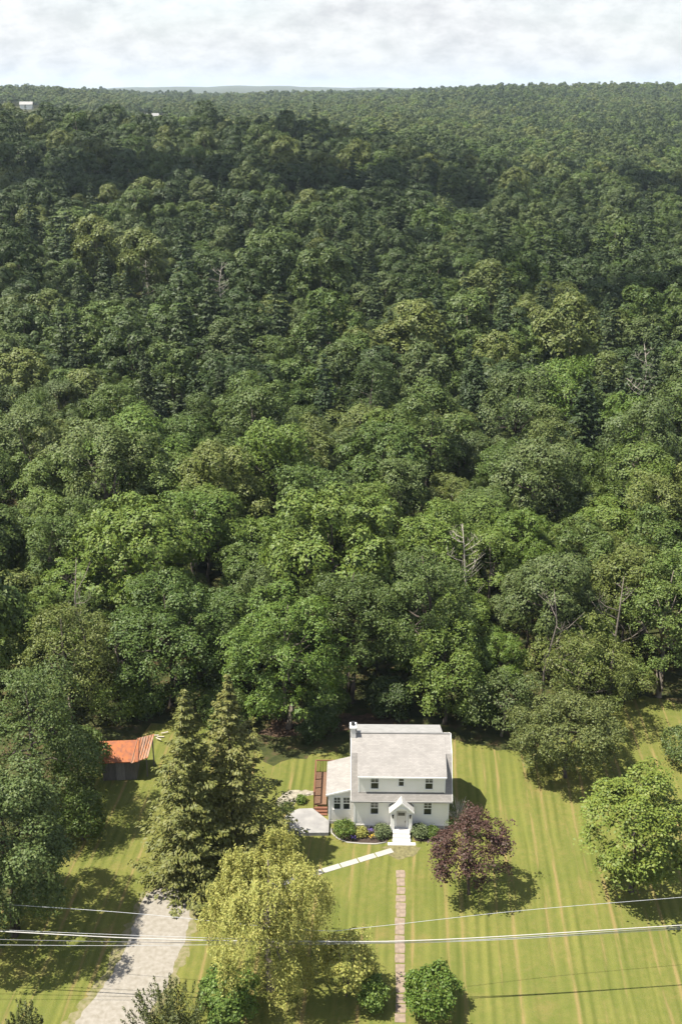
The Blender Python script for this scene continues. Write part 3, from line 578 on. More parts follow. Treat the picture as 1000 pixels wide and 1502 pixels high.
# ------------------------------------------------------------------ the woods: 300 single trees, then the far forest
rng = np.random.RandomState(7)
def cam_polar(x, y):
    c, s = math.cos(PSI), math.sin(PSI); cx, fw = x * c + y * s, -x * s + y * c
    return cx, fw
def from_cam(cx, fw):
    c, s = math.cos(PSI), math.sin(PSI); return cx * c - fw * s, cx * s + fw * c
def wooded(px, py, x, y):
    if py > 1047: return False
    if px > 900 and py > 1012: return False
    if 130 < px < 330 and py > 1036: return False
    return True
GRID = {}
def free(x, y, r, extra=()):
    i, j = int(x // 12), int(y // 12)
    for a in range(i - 1, i + 2):
        for b in range(j - 1, j + 2):
            for (X, Y, rr_) in GRID.get((a, b), ()):
                if (X - x) ** 2 + (Y - y) ** 2 < ((r + rr_) * (.72 if sc > .76 else .62)) ** 2: return False
    return True
def plant(x, y, r): GRID.setdefault((int(x // 12), int(y // 12)), []).append((x, y, r))
for (X, Y, r) in BLOCK: plant(X, Y, r)
cand = []
for _ in range(80000):
    fw = math.sqrt(rng.uniform(100**2, 620**2)); half = 520 / F * fw * 1.4 + 25; cx = rng.uniform(-half, half); x, y = from_cam(cx, fw)
    sc = rng.uniform(.78, 1.1) if rng.uniform() < .55 else rng.uniform(1.1, 1.5); kind = rng.randint(0, len(KINDS)); 
    if fw < 122: kind = (1, 5, 0)[kind % 3]
    if fw > 165 and rng.uniform() < (.15 if fw < 420 else .06): kind = -1
    sc *= 1.16 if fw > 220 else 1.12 if 125 < fw < 170 else 1.0
    r = (KINDS[kind][2] if kind >= 0 else 3.0) * sc
    z = gz(x, y); px, py = project(x, y, z)
    if not wooded(px, py, x, y) or not free(x, y, r): continue
    plant(x, y, r); cand.append((fw, x, y, z, sc, kind, px, py))
for _ in range(9000):                              # young trees filling the gaps of the nearer woods
    fw = math.sqrt(rng.uniform(104**2, 230**2)); half = 520 / F * fw * 1.12 + 8; cx = rng.uniform(-half, half); x, y = from_cam(cx, fw)
    sc = rng.uniform(.45, .7); kind = (1, 5, 0)[rng.randint(3)]; r = KINDS[kind][2] * sc; z = gz(x, y); px, py = project(x, y, z)
    if not wooded(px, py, x, y) or not free(x, y, r): continue
    plant(x, y, r); cand.append((fw, x, y, z, sc, kind, px, py))
cand.sort()
# shares one mesh among copies, each with its own turn, height and tint
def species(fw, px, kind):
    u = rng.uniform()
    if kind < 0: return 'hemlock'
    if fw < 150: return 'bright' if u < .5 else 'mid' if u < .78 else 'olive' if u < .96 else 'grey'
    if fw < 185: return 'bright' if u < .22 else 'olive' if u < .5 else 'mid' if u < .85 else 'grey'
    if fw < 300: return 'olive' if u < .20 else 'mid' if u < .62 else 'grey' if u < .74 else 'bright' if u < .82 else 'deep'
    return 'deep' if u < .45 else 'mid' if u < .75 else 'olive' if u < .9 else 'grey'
WORD = {'bright': 'fresh green', 'mid': 'leaf-green', 'olive': 'olive-yellow green', 'grey': 'greyish green', 'deep': 'very dark green', 'hemlock': 'dark conical'}
SHAPE = ['tiered', 'broad', 'tall', 'flat-topped', 'loose airy', 'dense', 'slim high-stemmed']
protos = {}
def copy_tree(o):
    c = o.copy(); SC.collection.objects.link(c)
    for ch in o.children:
        d = ch.copy(); SC.collection.objects.link(d); d.parent = c
    return c
singles = [c for c in cand if project(c[1], c[2], c[3] + 14)[0] > -40 and project(c[1], c[2], c[3] + 14)[0] < 1040][:285]
single_set = set((c[1], c[2]) for c in singles)
for (fw, x, y, z, sc, kind, px, py) in singles:
    sp = species(fw, px, kind); key = (sp, kind)
    band = 'at the wood front' if fw < 140 else 'in the nearer woods' if fw < 190 else 'deeper in the woods'
    third = 'left' if px < 333 else 'middle' if px < 667 else 'right'
    lab = f"{WORD[sp]} hemlock {band}, {third} of the photo" if kind < 0 else f"{SHAPE[kind]} {WORD[sp]} tree {band}, {third} of the photo"
    if key in protos: t = copy_tree(protos[key])
    else:
        cm, tm = (KINDS[kind] if kind >= 0 else HEM[0])[:2]
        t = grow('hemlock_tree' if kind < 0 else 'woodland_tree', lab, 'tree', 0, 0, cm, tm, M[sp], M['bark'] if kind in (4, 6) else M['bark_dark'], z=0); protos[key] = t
    hs = sc ** .8 * rng.uniform(.78, 1.22)
    t.location = (x, y, z); t.rotation_euler = (rng.uniform(-.04, .04), rng.uniform(-.04, .04), rng.uniform(0, 6.28)); t.scale = (sc, sc, hs)
    tag(t, lab, 'tree', 'hemlocks in the woods' if kind < 0 else 'broadleaf trees of the woods behind the house')
# the rest of the forest: one object, leaf-built trees set on points by geometry nodes
def stock_tree(name, me_parts, mats):
    vs, fs, mi, b = [], [], [], 0
    me = bpy.data.meshes.new(name); bm = bmesh.new()
    for k, p in enumerate(me_parts):
        n0 = len(bm.faces); bm.from_mesh(p); bm.faces.ensure_lookup_table()
        for f in bm.faces[n0:]: f.material_index = k
    bm.to_mesh(me); bm.free()
    for m in mats: me.materials.append(m)
    return bpy.data.objects.new(name, me)         # never linked: only its mesh is used by the forest
LODS = []
rest_specs = [(4.6,3.6,15.6,.36,.25),(5.2,3.4,14.4,.31,.15),(4.2,4.6,16.2,.38,.35),(5.0,4.4,13.8,.32,.2),(3.7,5.2,16.2,.4,.3)]
mats_mid = ['deep', 'mid', 'olive', 'deep', 'grey']
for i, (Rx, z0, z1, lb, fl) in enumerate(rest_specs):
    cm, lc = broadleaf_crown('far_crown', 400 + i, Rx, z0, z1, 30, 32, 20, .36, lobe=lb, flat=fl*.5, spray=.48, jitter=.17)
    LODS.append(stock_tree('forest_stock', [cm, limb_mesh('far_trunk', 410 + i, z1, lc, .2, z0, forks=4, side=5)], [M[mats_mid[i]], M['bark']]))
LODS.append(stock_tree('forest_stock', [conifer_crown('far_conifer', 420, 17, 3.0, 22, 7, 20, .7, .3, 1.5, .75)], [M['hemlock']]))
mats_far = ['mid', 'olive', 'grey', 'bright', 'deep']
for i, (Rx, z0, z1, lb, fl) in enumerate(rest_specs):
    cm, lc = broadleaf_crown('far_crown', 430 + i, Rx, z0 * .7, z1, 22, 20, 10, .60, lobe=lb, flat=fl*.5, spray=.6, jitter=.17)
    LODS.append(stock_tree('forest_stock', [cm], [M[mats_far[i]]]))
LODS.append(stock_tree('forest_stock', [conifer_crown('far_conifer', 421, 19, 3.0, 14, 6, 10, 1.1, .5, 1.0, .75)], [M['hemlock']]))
pts = []
for (fw, x, y, z, sc, kind, px, py) in cand:
    if (x, y) in single_set: continue
    u = rng.uniform(); k = 5 if kind < 0 else (rng.choice(5, p=[.30,.27,.15,.18,.10]))
    pts.append((x, y, z, sc, sc * rng.uniform(.88, 1.12), k))
HAZE_PTS = 0
fw = 600.0
CLEAR = [(at(37, 166, 36), 0)]
d0 = 616.0
while d0 < 3300:
    sp = 8.6 * (1 + max(0, d0 - 1000) / 2600); half = (540 / F) * d0 * 1.35 + 60; n = int(2 * half / sp)
    for q in range(n):
        cx = -half + (q + rng.uniform(.05, .95)) * sp; fwq = d0 + rng.uniform(-.45, .45) * sp; x, y = from_cam(cx, fwq)
        col = 500 + F * cx / fwq / math.cos(PITCH)
        con = .04 * (d0 < 1300) + (.75 if (860 < d0 < 980 and 225 < col < 400) else .3 if (640 < d0 < 860 and 240 < col < 400) else 0)
        if 900 < d0 < 1500 and col < 330 and math.sin(x * .02 + y * .013) > .55: continue      # clearings
        if 1000 < d0 < 1470 and (abs(col - 37) < 20 or abs(col - 220) < 24): continue      # farm clearings
        pal = 760 < d0 < 2200 and col < 620 and rng.uniform() < .75                          # paler leaf mix behind the left ridge
        pn = .4 if pal else math.sin(x * .0123 + 2 * math.sin(y * .006)) * math.sin(y * .0105 + 1.5 * math.sin(x * .007))
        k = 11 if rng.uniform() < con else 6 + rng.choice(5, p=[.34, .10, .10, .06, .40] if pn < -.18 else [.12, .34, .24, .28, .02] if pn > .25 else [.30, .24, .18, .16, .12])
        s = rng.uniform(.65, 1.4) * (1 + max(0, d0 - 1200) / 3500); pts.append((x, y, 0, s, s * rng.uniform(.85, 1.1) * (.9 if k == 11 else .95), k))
    d0 += sp * .95
pts = np.array(pts); pz = ground_z(pts[:, 0], pts[:, 1]); pts[:, 2] = pz - .2
fm = bpy.data.meshes.new('forest'); fm.vertices.add(len(pts)); fm.vertices.foreach_set('co', pts[:, :3].astype(np.float32).ravel())
def attr(name, typ, data, fld='value'):
    a = fm.attributes.new(name, typ, 'POINT'); a.data.foreach_set(fld, data)
attr('kind_id', 'INT', pts[:, 5].astype(np.int32)); attr('turn', 'FLOAT', rng.uniform(0, 6.28, len(pts)).astype(np.float32))
attr('size', 'FLOAT_VECTOR', np.stack([pts[:, 3], pts[:, 3], pts[:, 4]], 1).astype(np.float32).ravel(), 'vector')
forest = link(bpy.data.objects.new('forest', fm)); tag(forest, 'dark broadleaf forest running up to the skyline', 'forest', kind='stuff')
gt = bpy.data.node_groups.new('plant_forest', 'GeometryNodeTree')
gt.interface.new_socket('Geometry', in_out='INPUT', socket_type='NodeSocketGeometry'); gt.interface.new_socket('Geometry', in_out='OUTPUT', socket_type='NodeSocketGeometry')
gi, go = gt.nodes.new('NodeGroupInput'), gt.nodes.new('NodeGroupOutput'); jn = gt.nodes.new('GeometryNodeJoinGeometry'); gt.links.new(jn.outputs[0], go.inputs[0])
def named(n, typ):
    a = gt.nodes.new('GeometryNodeInputNamedAttribute'); a.data_type = typ; a.inputs['Name'].default_value = n; return a.outputs['Attribute']
ki, tu, si = named('kind_id', 'INT'), named('turn', 'FLOAT'), named('size', 'FLOAT_VECTOR')
cx_ = gt.nodes.new('ShaderNodeCombineXYZ'); gt.links.new(tu, cx_.inputs[2])
for k, o in enumerate(LODS):
    cmp_ = gt.nodes.new('FunctionNodeCompare'); cmp_.data_type = 'INT'; cmp_.operation = 'EQUAL'
    ins = [s for s in cmp_.inputs if s.type == 'INT' and s.enabled]; gt.links.new(ki, ins[0]); ins[1].default_value = k
    oi = gt.nodes.new('GeometryNodeObjectInfo'); oi.inputs['Object'].default_value = o; oi.inputs['As Instance'].default_value = True
    ip = gt.nodes.new('GeometryNodeInstanceOnPoints'); gt.links.new(gi.outputs[0], ip.inputs['Points']); gt.links.new(cmp_.outputs[0], ip.inputs['Selection'])
    gt.links.new(oi.outputs['Geometry'], ip.inputs['Instance']); gt.links.new(cx_.outputs[0], ip.inputs['Rotation']); gt.links.new(si, ip.inputs['Scale'])
    gt.links.new(ip.outputs[0], jn.inputs[0])
md = forest.modifiers.new('plant_forest', 'NODES'); md.node_group = gt
print('singles', len(singles), 'forest', len(pts), singles[-1][0] if singles else 0)
# ------------------------------------------------------------------ the white house
hp = at(587.5, 1216)
house = thing('white_house', 'white gambrel-roofed house with dormer and arched porch, standing on the lawn before the woods', 'house', (hp.x, hp.y, 0), R(3.2))
HW, HD = 4.37, 7.6                                              # half width, depth
EV, KK, RG = (-.28, 3.36), (2.0, 7.06), (3.8, 8.10)            # eave, kink, ridge as (y, z)
mir = lambda p: (HD - p[0], p[1])
walls = MB().prism([(0,.42),(0,3.52),(2.06,6.95),(3.8,7.93),(HD-2.06,6.95),(HD,3.52),(HD,.42)], -HW, HW).build('wall', M['wall'], house)
MB().box(-HW-.03, HW+.03, -.03, HD+.03, -.2, .42).build('foundation', M['stone'], house)
th = .17
def slab_profile(pts, t):                                       # thickness below a roof line
    return pts + [(a, b - t) for a, b in reversed(pts)]
roof = MB().prism(slab_profile([EV, KK, RG, mir(KK), mir(EV)], th), -HW - .32, HW + .32).build('roof', M['shingle'], house)
rake = MB()
for s in (-1, 1):                                               # white rake boards along both gables
    x0, x1 = (s * (HW + .325), s * (HW + .36)); x0, x1 = min(x0, x1), max(x0, x1)
    rake.prism(slab_profile([(EV[0]-.02, EV[1]+.015), (KK[0], KK[1]+.02), (RG[0], RG[1]+.02), (mir(KK)[0], KK[1]+.02), (mir(EV)[0]+.02, EV[1]+.015)], .24), x0, x1)
rake.build('rake_board', M['trim'], roof)
MB().box(-HW-.3, HW+.3, EV[0]-.10, EV[0]-.004, EV[1]-.16, EV[1]-.02).build('gutter', M['pale_grey'], roof)
DX0, DX1 = -3.98, 3.98                                          # shed dormer over most of the front
dm = thing('dormer', None, None); del_me = dm; dm.parent = house
sl = (RG[1] - KK[1]) / (RG[0] - KK[0]); dz = lambda y: KK[1] - sl * (KK[0] - y) + .03
DY = .14
MB().prism([(DY, 3.75), (DY, dz(DY) - .15), (1.7, dz(1.7) - .15), (1.7, 6.0)], DX0, DX1).build('dormer_wall', M['wall'], dm)
MB().prism(slab_profile([(DY - .24, dz(DY - .24)), (RG[0] - .35, dz(RG[0] - .35))], .15), DX0 - .13, DX1 + .16).build('dormer_roof', M['shingle'], dm)
MB().box(DX0 - .12, DX1 + .15, DY - .275, DY - .244, dz(DY - .24) - .17, dz(DY - .24) - .01).build('fascia', M['trim'], dm)
cb = MB()
for x in (DX0, DX1): cb.box(x - .06, x + .06, DY - .03, DY - .003, 3.9, dz(DY) - .16)
cb.build('corner_board', M['trim'], dm)
MB().box(DX0, DX1, DY - .06, DY - .004, 3.86, 3.99).build('dormer_base_strip', surf('dark_strip', (.10,.095,.09), .6, var=.1), dm)  # thin dark strip added along the foot of the dormer wall
rd = thing('rear_dormer', None, None); rd.parent = house
MB().prism(slab_profile([(RG[0] - .02, RG[1] + .10), (RG[0] + 3.0, RG[1] - .95)], .16), DX0 - .2, DX1 - .05).build('dormer_roof', M['pale_grey'], rd)  # grazing sun sheen on this slope is put into its paler grey
MB().prism([(4.6, 6.4), (4.6, 7.6), (6.6, 6.95), (6.6, 4.6)], DX0 - .05, DX1 - .2).build('dormer_wall', M['wall'], rd)
MB().box(-HW - .3, HW + .3, RG[0] - .10, RG[0] + .0, RG[1] + .0, RG[1] + .06).build('ridge_cap', M['pale_grey'], roof)
fb = MB()
for x in (-HW, HW):
    fb.box(x - .08, x + .08, -.035, -.003, .42, 3.4)
fb.build('corner_board', M['trim'], house)
MB().box(-HW, HW, -.028, -.004, .40, .52).build('water_table', M['trim'], house)
def window(parent, x, z, w, h, y, name='window', mull=True):
    """double-hung sash: frame, pale upper pane, dark lower pane"""
    f = MB(); t = .09
    f.box(x-w/2-t, x+w/2+t, y-.05, y-.005, z+h, z+h+t+.02); f.box(x-w/2-t-.03, x+w/2+t+.03, y-.08, y-.005, z-t, z)
    f.box(x-w/2-t, x-w/2, y-.05, y-.005, z, z+h); f.box(x+w/2, x+w/2+t, y-.05, y-.005, z, z+h)
    f.box(x-w/2, x+w/2, y-.04, y-.006, z+h*.48, z+h*.52+.02)
    o = f.build(name, M['trim'], parent)
    a = MB().box(x-w/2, x+w/2, y-.030, y-.008, z+h*.52+.02, z+h).build('upper_pane', M['glass_up'], o)
    b = MB().box(x-w/2, x+w/2, y-.022, y-.007, z, z+h*.48).build('lower_pane', M['glass'], o)
    if mull:
        mm = MB(); mm.box(x-.018, x+.018, y-.038, y-.031, z+h*.53+.02, z+h)
        mm.box(x-w/2, x+w/2, y-.037, y-.0315, z+h*.76-.015, z+h*.76+.015); mm.build('muntin', M['trim'], o)
    return o
for x, z, w, h, y in ((-2.50, 1.72, .68, 1.32, 0), (2.46, 1.70, .68, 1.32, 0)): window(house, x, z, w, h, y)
for x, w, h in ((-2.50, .68, 1.28), (-.05, .44, .96), (2.52, .66, 1.28)): window(dm, x, dz(DY) - .30 - h, w, h, DY, mull=(w > .5))
for x in (-2.55, 2.45):
    o = MB().box(x - .46, x + .46, -.06, -.031, .08, .36).build('basement_window', M['trim'], house)
    MB().box(x - .40, x + .40, -.07, -.061, .12, .32).build('pane', M['glass'], o)
# chimney on the left gable
ch = MB().box(-HW - .42, -HW + .10, 3.3, 4.15, .0, 8.85).build('chimney', surf('whitewashed_brick', (.72,.69,.65), .85, var=.08, scale=3, bump=.4), house)
MB().box(-HW - .48, -HW + .16, 3.24, 4.21, 8.85, 8.98).build('chimney_cap', M['trim'], ch)
MB().tube([(-HW-.16, 3.72, 8.98), (-HW-.16, 3.72, 9.32)], [.19, .17], 12).build('flue', M['black'], ch)
# arched entrance porch
po = thing('porch', None, None); po.parent = house
pw, py0, zi, zo = 1.00, -1.0, 2.72, 2.62
def arc(r, zc, n=14, ry=None): return [(r * math.cos(math.pi * k / n), zc + (ry or r) * math.sin(math.pi * k / n)) for k in range(n + 1)]
gw, gzp = pw + .16, zi + 1.05                                   # small gable: half width and peak
MB().prism([(-gw, zi - .06), (0, gzp), (gw, zi - .06), (gw, zi - .16), (0, gzp - .11), (-gw, zi - .16)], py0 - .08, .75, 'y').build('porch_roof', surf('porch_shingle', (.40,.39,.37), .8, var=.1), po)
pd = MB(); inner = arc(.60, zi - .14, ry=.40)
pd.prism([(-pw, zi - .14), (0, gzp - .16), (pw, zi - .14)] + inner, py0, py0 + .096, 'y')
pd.build('pediment', M['trim'], po)
ar = arc(.74, zi - .14, ry=.54); ai = arc(.60, zi - .14, ry=.40)
mo = MB()
for k in range(len(ar) - 1): mo.prism([ar[k], ar[k+1], ai[k+1], ai[k]], py0 - .05, py0 - .004, 'y')
for s in (-1, 1): mo.prism([(s*gw, zi-.07), (0, gzp-.01), (0, gzp-.15), (s*gw, zi-.2)], py0 - .12, py0 - .084, 'y')
mo.build('arch_moulding', M['trim'], po)
for s in (-1, 1):
    x = s * .82; MB().box(x-.17, x+.17, py0+.10, py0+.34, .62, zi-.16).build('pillar', M['trim'], po)
    MB().box(min(s*.99, s*.78), max(s*.99, s*.78), py0+.35, -.04, .62, zi-.17).build('side_wall', M['wall'], po)
    lx = s * .80; l = MB().box(lx-.06, lx+.06, py0-.03, py0+.098, 1.95, 2.25); l.box(lx-.09, lx+.09, py0-.06, py0+.09, 2.25, 2.30).build('wall_lamp', M['black'], po)
MB().box(-1.02, 1.02, py0+.05, -.04, .42, .62).build('porch_floor', M['step'], po)
dr = MB().box(-.47, .47, -.58, -.50, .64, 2.42).build('door', M['door'], po)
MB().box(-.32, .32, -.60, -.581, 1.95, 2.28).build('door_window', M['glass_up'], dr); MB().box(.33, .39, -.64, -.581, 1.22, 1.36).build('handle', M['black'], dr)
fr = MB(); fr.box(-.62, -.475, -.60, -.46, .63, 2.46); fr.box(.475, .62, -.60, -.46, .63, 2.46); fr.box(-.62, .62, -.60, -.46, 2.465, 2.8); fr.build('door_frame', M['trim'], po)
st = MB()
st.box(-.78, .78, -1.35, py0+.048, .0, .56); st.box(-.80, .80, -1.70, -1.351, .0, .38); st.box(-.84, .84, -2.05, -1.701, .0, .20); st.box(-1.28, 1.28, -2.42, -2.051, -.05, .06)
st.build('steps', M['step'], po)
# lean-to wing on the left
wg = thing('side_wing', None, None); wg.parent = house
WX0, WX1, WY0, WY1 = -HW - 2.42, -HW - .005, .75, 5.7
MB().prism([(WX0, .3), (WX0, 3.42), (WX1, 4.0), (WX1, .3)], WY0, WY1, 'y').build('wall', M['wall'], wg)
MB().box(WX0 - .03, WX1, WY0 - .03, WY1, -.2, .3).build('foundation', M['stone'], wg)
MB().prism([(WX0 - .25, 3.42), (WX1 - .02, 4.16), (WX1 - .02, 4.02), (WX0 - .25, 3.28)], WY0 - .25, WY1 + .2, 'y').build('wing_roof', M['shingle'], wg)
MB().prism([(WX0 - .26, 3.43), (WX1 - .02, 4.17), (WX1 - .02, 3.99), (WX0 - .26, 3.25)], WY0 - .29, WY0 - .254, 'y').build('fascia', M['trim'], wg)
window(wg, WX0 + .80, 1.68, .58, 1.28, WY0); window(wg, WX0 + 1.68, 1.68, .58, 1.28, WY0)
cbw = MB(); cbw.box(WX0 - .035, WX0 + .10, WY0 - .03, WY0 - .004, .3, 3.4).build('corner_board', M['trim'], wg)
# ------------------------------------------------------------------ wooden deck beside and behind the wing
HM = Matrix.Translation((hp.x, hp.y, 0)) @ Matrix.Rotation(R(3.2), 4, 'Z')
def hw(x, y, z=0.0): return HM @ Vector((x, y, z))
dk = thing('wooden_deck', 'red-brown wooden deck with railing round the left side of the white house', 'deck', hw(WX0 - .9, 3), R(3.2))
DX = 1.25; x0, x1 = -.55, .62                                   # local: x from the outer rail to the wing wall
MB().box(x0, x1, -.2, 5.2, .55, .68).build('deck_floor', M['deck_floor'], dk)
MB().box(x1, 3.2, 2.95, 5.2, .552, .682).build('deck_floor', M['deck_floor'], dk)
for (x, y) in ((x0,-.2),(x0,1.1),(x0,2.4),(x0,3.8),(x0,5.14),(1.0,5.14),(2.2,5.14),(3.1,5.14)):
    MB().box(x-.055, x+.055, y-.055, y+.055, -.1, 2.02).build('post', M['deck'], dk)
rl = MB(); rl.box(x0-.07, x0+.07, -.255, 5.2, 2.021, 2.09); rl.box(x0+.071, 3.2, 5.08, 5.2, 2.021, 2.09); rl.build('handrail', M['deck'], dk)
bl = MB(); k = -.1
while k < 5.05: bl.box(x0-.02, x0+.02, k-.02, k+.02, .69, 2.02); k += .16
k = x0 + .2
while k < 3.1: bl.box(k-.02, k+.02, 5.12, 5.16, .69, 2.02); k += .16
bl.build('baluster', M['deck'], dk)
sk = MB()
for i in range(3): sk.box(x0, x1 + .1, -.2 - .3*(i+1), -.204 - .3*i, .0, .55 - .16*(i+1) + .02)
sk.build('deck_steps', M['deck'], dk)
# tall bare post (flag pole) behind the rail
# ------------------------------------------------------------------ patio, beds, walks
def hsheet(name, pts, m, z, **k): return sheet(name, [hw(*p) for p in pts], m, z, world=True, **k)
pt = MB(); c = [hw(WX0 + .05, .62), hw(WX0 + .05, -1.1), hw(WX0 - 4.1, -1.2), hw(WX0 - 4.5, .3), hw(WX0 - 3.9, 1.9), hw(WX0 - 2.9, 2.5), hw(WX0 - 1.6, 2.6)]
pt.prism([(p.x, p.y) for p in c], -.1, .38, 'z'); tag(pt.build('patio', M['patio'], bevel=.02), kind='structure')
hsheet('mulch_bed', [(-6.55,.0),(-6.5,-.7),(-5.9,-1.5),(-5.0,-2.0),(-3.8,-2.15),(-2.4,-2.2),(-1.3,-1.9),(-1.05,-.9),(-1.05,-.02)], M['mulch'], .010, jit=.06, seg=.35, seed=21)
hsheet('mulch_bed', [(1.05,-.02),(1.05,-.9),(1.25,-1.7),(2.2,-1.9),(3.4,-1.8),(4.6,-1.2),(4.7,-.02)], M['mulch'], .010, jit=.06, seg=.35, seed=22)
ed = MB(); P = [hw(*p) for p in ((-6.55,-.0),(-6.5,-.7),(-5.9,-1.52),(-5.0,-2.05),(-3.8,-2.2),(-2.4,-2.25),(-1.4,-2.0))]
tag(ed.tube([(p.x, p.y, .03) for p in P], .07, 6).build('bed_edging', M['slab'], smooth=True), 'pale curved stone edging round the flower bed left of the porch', 'edging')
# diagonal concrete walk (six slabs) and the landing at the steps
A, B = at(576, 1247), at(392, 1302)
dirv = (B - A).normalized(); nv = Vector((-dirv.y, dirv.x, 0)); L = (B - A).length; n = 7
for i in range(n):
    a, b = A + dirv * (L * i / n + .05), A + dirv * (L * (i + 1) / n - .05); mb = MB(); w = .32
    q = [a + nv * w, b + nv * w, b - nv * w, a - nv * w]; mb.prism([(v.x, v.y) for v in q], -.05, .035 + .006 * (i % 2), 'z')
    tag(mb.build('walk_slab', M['slab'], bevel=.01), 'white concrete slab of the slanting walk from the porch steps', 'paving slab', 'slabs of the slanting white walk')
sheet('bare_ground', [(560,1243),(572,1240),(604,1240),(618,1244),(606,1256),(585,1262),(571,1254)], surf('worn_earth', (.15,.135,.06), .95, var=.25, scale=3), .014, .12, .3, 31)
rs = random.Random(5); y = 1282.0; i = 0
while y < 1500:
    c0 = at(587.0 + rs.uniform(-1, 1), y); s = rs.uniform(.34, .42); d = rs.uniform(.40, .52); mb = MB(); poly = []
    for (u, v) in ((-1,-1),(-.3,-1.06),(1,-1),(1.04,.2),(1,1),(0,1.05),(-1,1),(-1.05,-.2)): poly.append((u * s * rs.uniform(.93, 1.05), v * d * rs.uniform(.93, 1.05)))
    o = tag(mb.prism(poly, -.05, .035, 'z').build('stepping_stone', M['paver'], bevel=.012), 'flat brown stepping stone in the straight path down the lawn', 'stepping stone', 'stepping stones of the straight lawn path')
    o.location = c0; o.rotation_euler = (0, 0, rs.uniform(-.06, .06)); yy = project(c0.x, c0.y - 2 * d - .10, 0)[1]; y = yy; i += 1
# ------------------------------------------------------------------ plants against the house
def hbush(name, label, x, y, h, Rx, seed, leaf, cat='bush', group=None, **k):
    d = dict(nl=18, ns=34, nleaf=9, lobe=.38, spray=.2, low=.3, jitter=.5, droop=.5); d.update(k)
    cm, lc = broadleaf_crown('bush_leaves', seed, Rx, .03, h, leaf=.13, **d); p = hw(x, y)
    t = thing(name, label, cat, (p.x, p.y, .0), 0, group); obj('foliage', cm, leaf, t); mb = MB()
    for q in lc[:6]: mb.tube([(0,0,-.1), tuple(q)], [.03,.01], 5)
    obj('stem', mb.mesh('stem', True), M['bark'], t); return t
hbush('rounded_bush', 'rounded green bush in the bed under the paired wing windows', -5.25, -1.0, 1.55, .98, 81, M['shrub'])
hbush('yellow_plant', 'low yellow-green plant in the flower bed between the big bush and the porch', -3.75, -1.0, .7, .52, 82, M['willow'], 'plant', nl=12, ns=24)
hbush('grey_bush', 'grey-green bush left of the porch steps', -1.75, -1.0, 1.15, .72, 83, M['pale_shrub'])
hbush('grey_bush', 'grey-green bush right of the porch steps under the lower window', 1.75, -1.0, 1.15, .72, 84, M['pale_shrub'])
hbush('dark_bush', 'small dark bush in the right bed at the house corner', 2.9, -1.0, .8, .6, 85, M['mid'])
def flower(label, x, y, m, seed, group):
    rng_ = random.Random(seed); p = hw(x, y); t = thing('flower_clump', label, 'flowers', (p.x, p.y, 0), 0, group); st_, bl_ = MB(), MB()
    for _ in range(10):
        a, r = rng_.uniform(0, 6.28), rng_.uniform(0, .26); q = Vector((math.cos(a)*r, math.sin(a)*r, rng_.uniform(.28, .5)))
        st_.tube([(q.x*.4, q.y*.4, -.02), tuple(q)], [.012, .008], 4)
        n0 = 5
        for k_ in range(n0):
            b = k_/n0*6.28; bl_.add([tuple(q), tuple(q + Vector((math.cos(b-.4)*.06, math.sin(b-.4)*.06, .03))), tuple(q + Vector((math.cos(b)*.09, math.sin(b)*.09, .02))), tuple(q + Vector((math.cos(b+.4)*.06, math.sin(b+.4)*.06, .03)))], [(0,1,2,3)])
    st_.build('stem', M['mid'], t); bl_.build('blossom', m, t)
flower('clump of yellow flowers in the bed left of the porch steps', -2.75, -1.55, M['yellow'], 1, None)
flower('violet flowers at the front rim of the bed, near the big bush', -4.5, -1.75, M['violet'], 2, None)
flower('violet flowers against the house wall behind the yellow flowers', -2.85, -.75, M['violet'], 3, None)
# wispy pale-stemmed shrub at the right corner
def fan_shrub(label, x, y, h, Rx, seed):
    rng_ = random.Random(seed); p = hw(x, y); t = thing('wispy_shrub', label, 'bush', (p.x, p.y, 0)); mb = MB()
    for _ in range(46):
        a = rng_.uniform(0, 6.28); r = Rx * rng_.uniform(.3, 1); e = Vector((math.cos(a)*r, math.sin(a)*r, h * rng_.uniform(.6, 1)))
        mb.tube([(0,0,-.05), (e.x*.35, e.y*.35, e.z*.55), tuple(e)], [.03, .026, .010], 4)
    mb.build('stem', M['bark_pale'], t, True)
    cm, _ = broadleaf_crown('bush_leaves', seed, Rx * .9, .1, h * .8, 14, 14, 5, .12, lobe=.35, spray=.25, low=.3); obj('foliage', cm, M['grey'], t)
fan_shrub('wispy shrub of long pale bare stems at the right corner of the house', 5.35, .55, 2.7, 1.5, 91)
hbush('low_shrub', 'small leafy shrub on the lawn behind the purple-leaved tree', 6.4, -.9, 1.1, .6, 92, M['olive'])
# stones beside the patio
for i, (px, py, s) in enumerate(((440,1166,.16),(452,1165,.2),(428,1176,.18))):
    bm = bmesh.new(); bmesh.ops.create_icosphere(bm, subdivisions=2, radius=1); rr_ = random.Random(i)
    for v in bm.verts: v.co *= rr_.uniform(.82, 1.12); v.co.z *= .6
    me = bpy.data.meshes.new('garden_stone'); bm.to_mesh(me); bm.free(); p = at(px, py)
    o = obj('garden_stone', me, M['rock']); o.location = (p.x, p.y, s * .3); o.scale = (s * 1.3, s, s); tag(o, 'pale rounded stone edging the grass behind the patio', 'stone', 'stones behind the patio')
# ------------------------------------------------------------------ shed with rusty roof
sp_ = at(196, 1131); sh = thing('old_shed', 'small weathered grey shed with rusty orange metal roof beside the left trees', 'shed', (sp_.x, sp_.y, 0), R(8)); sh.scale = (.84, .92, 1.15)
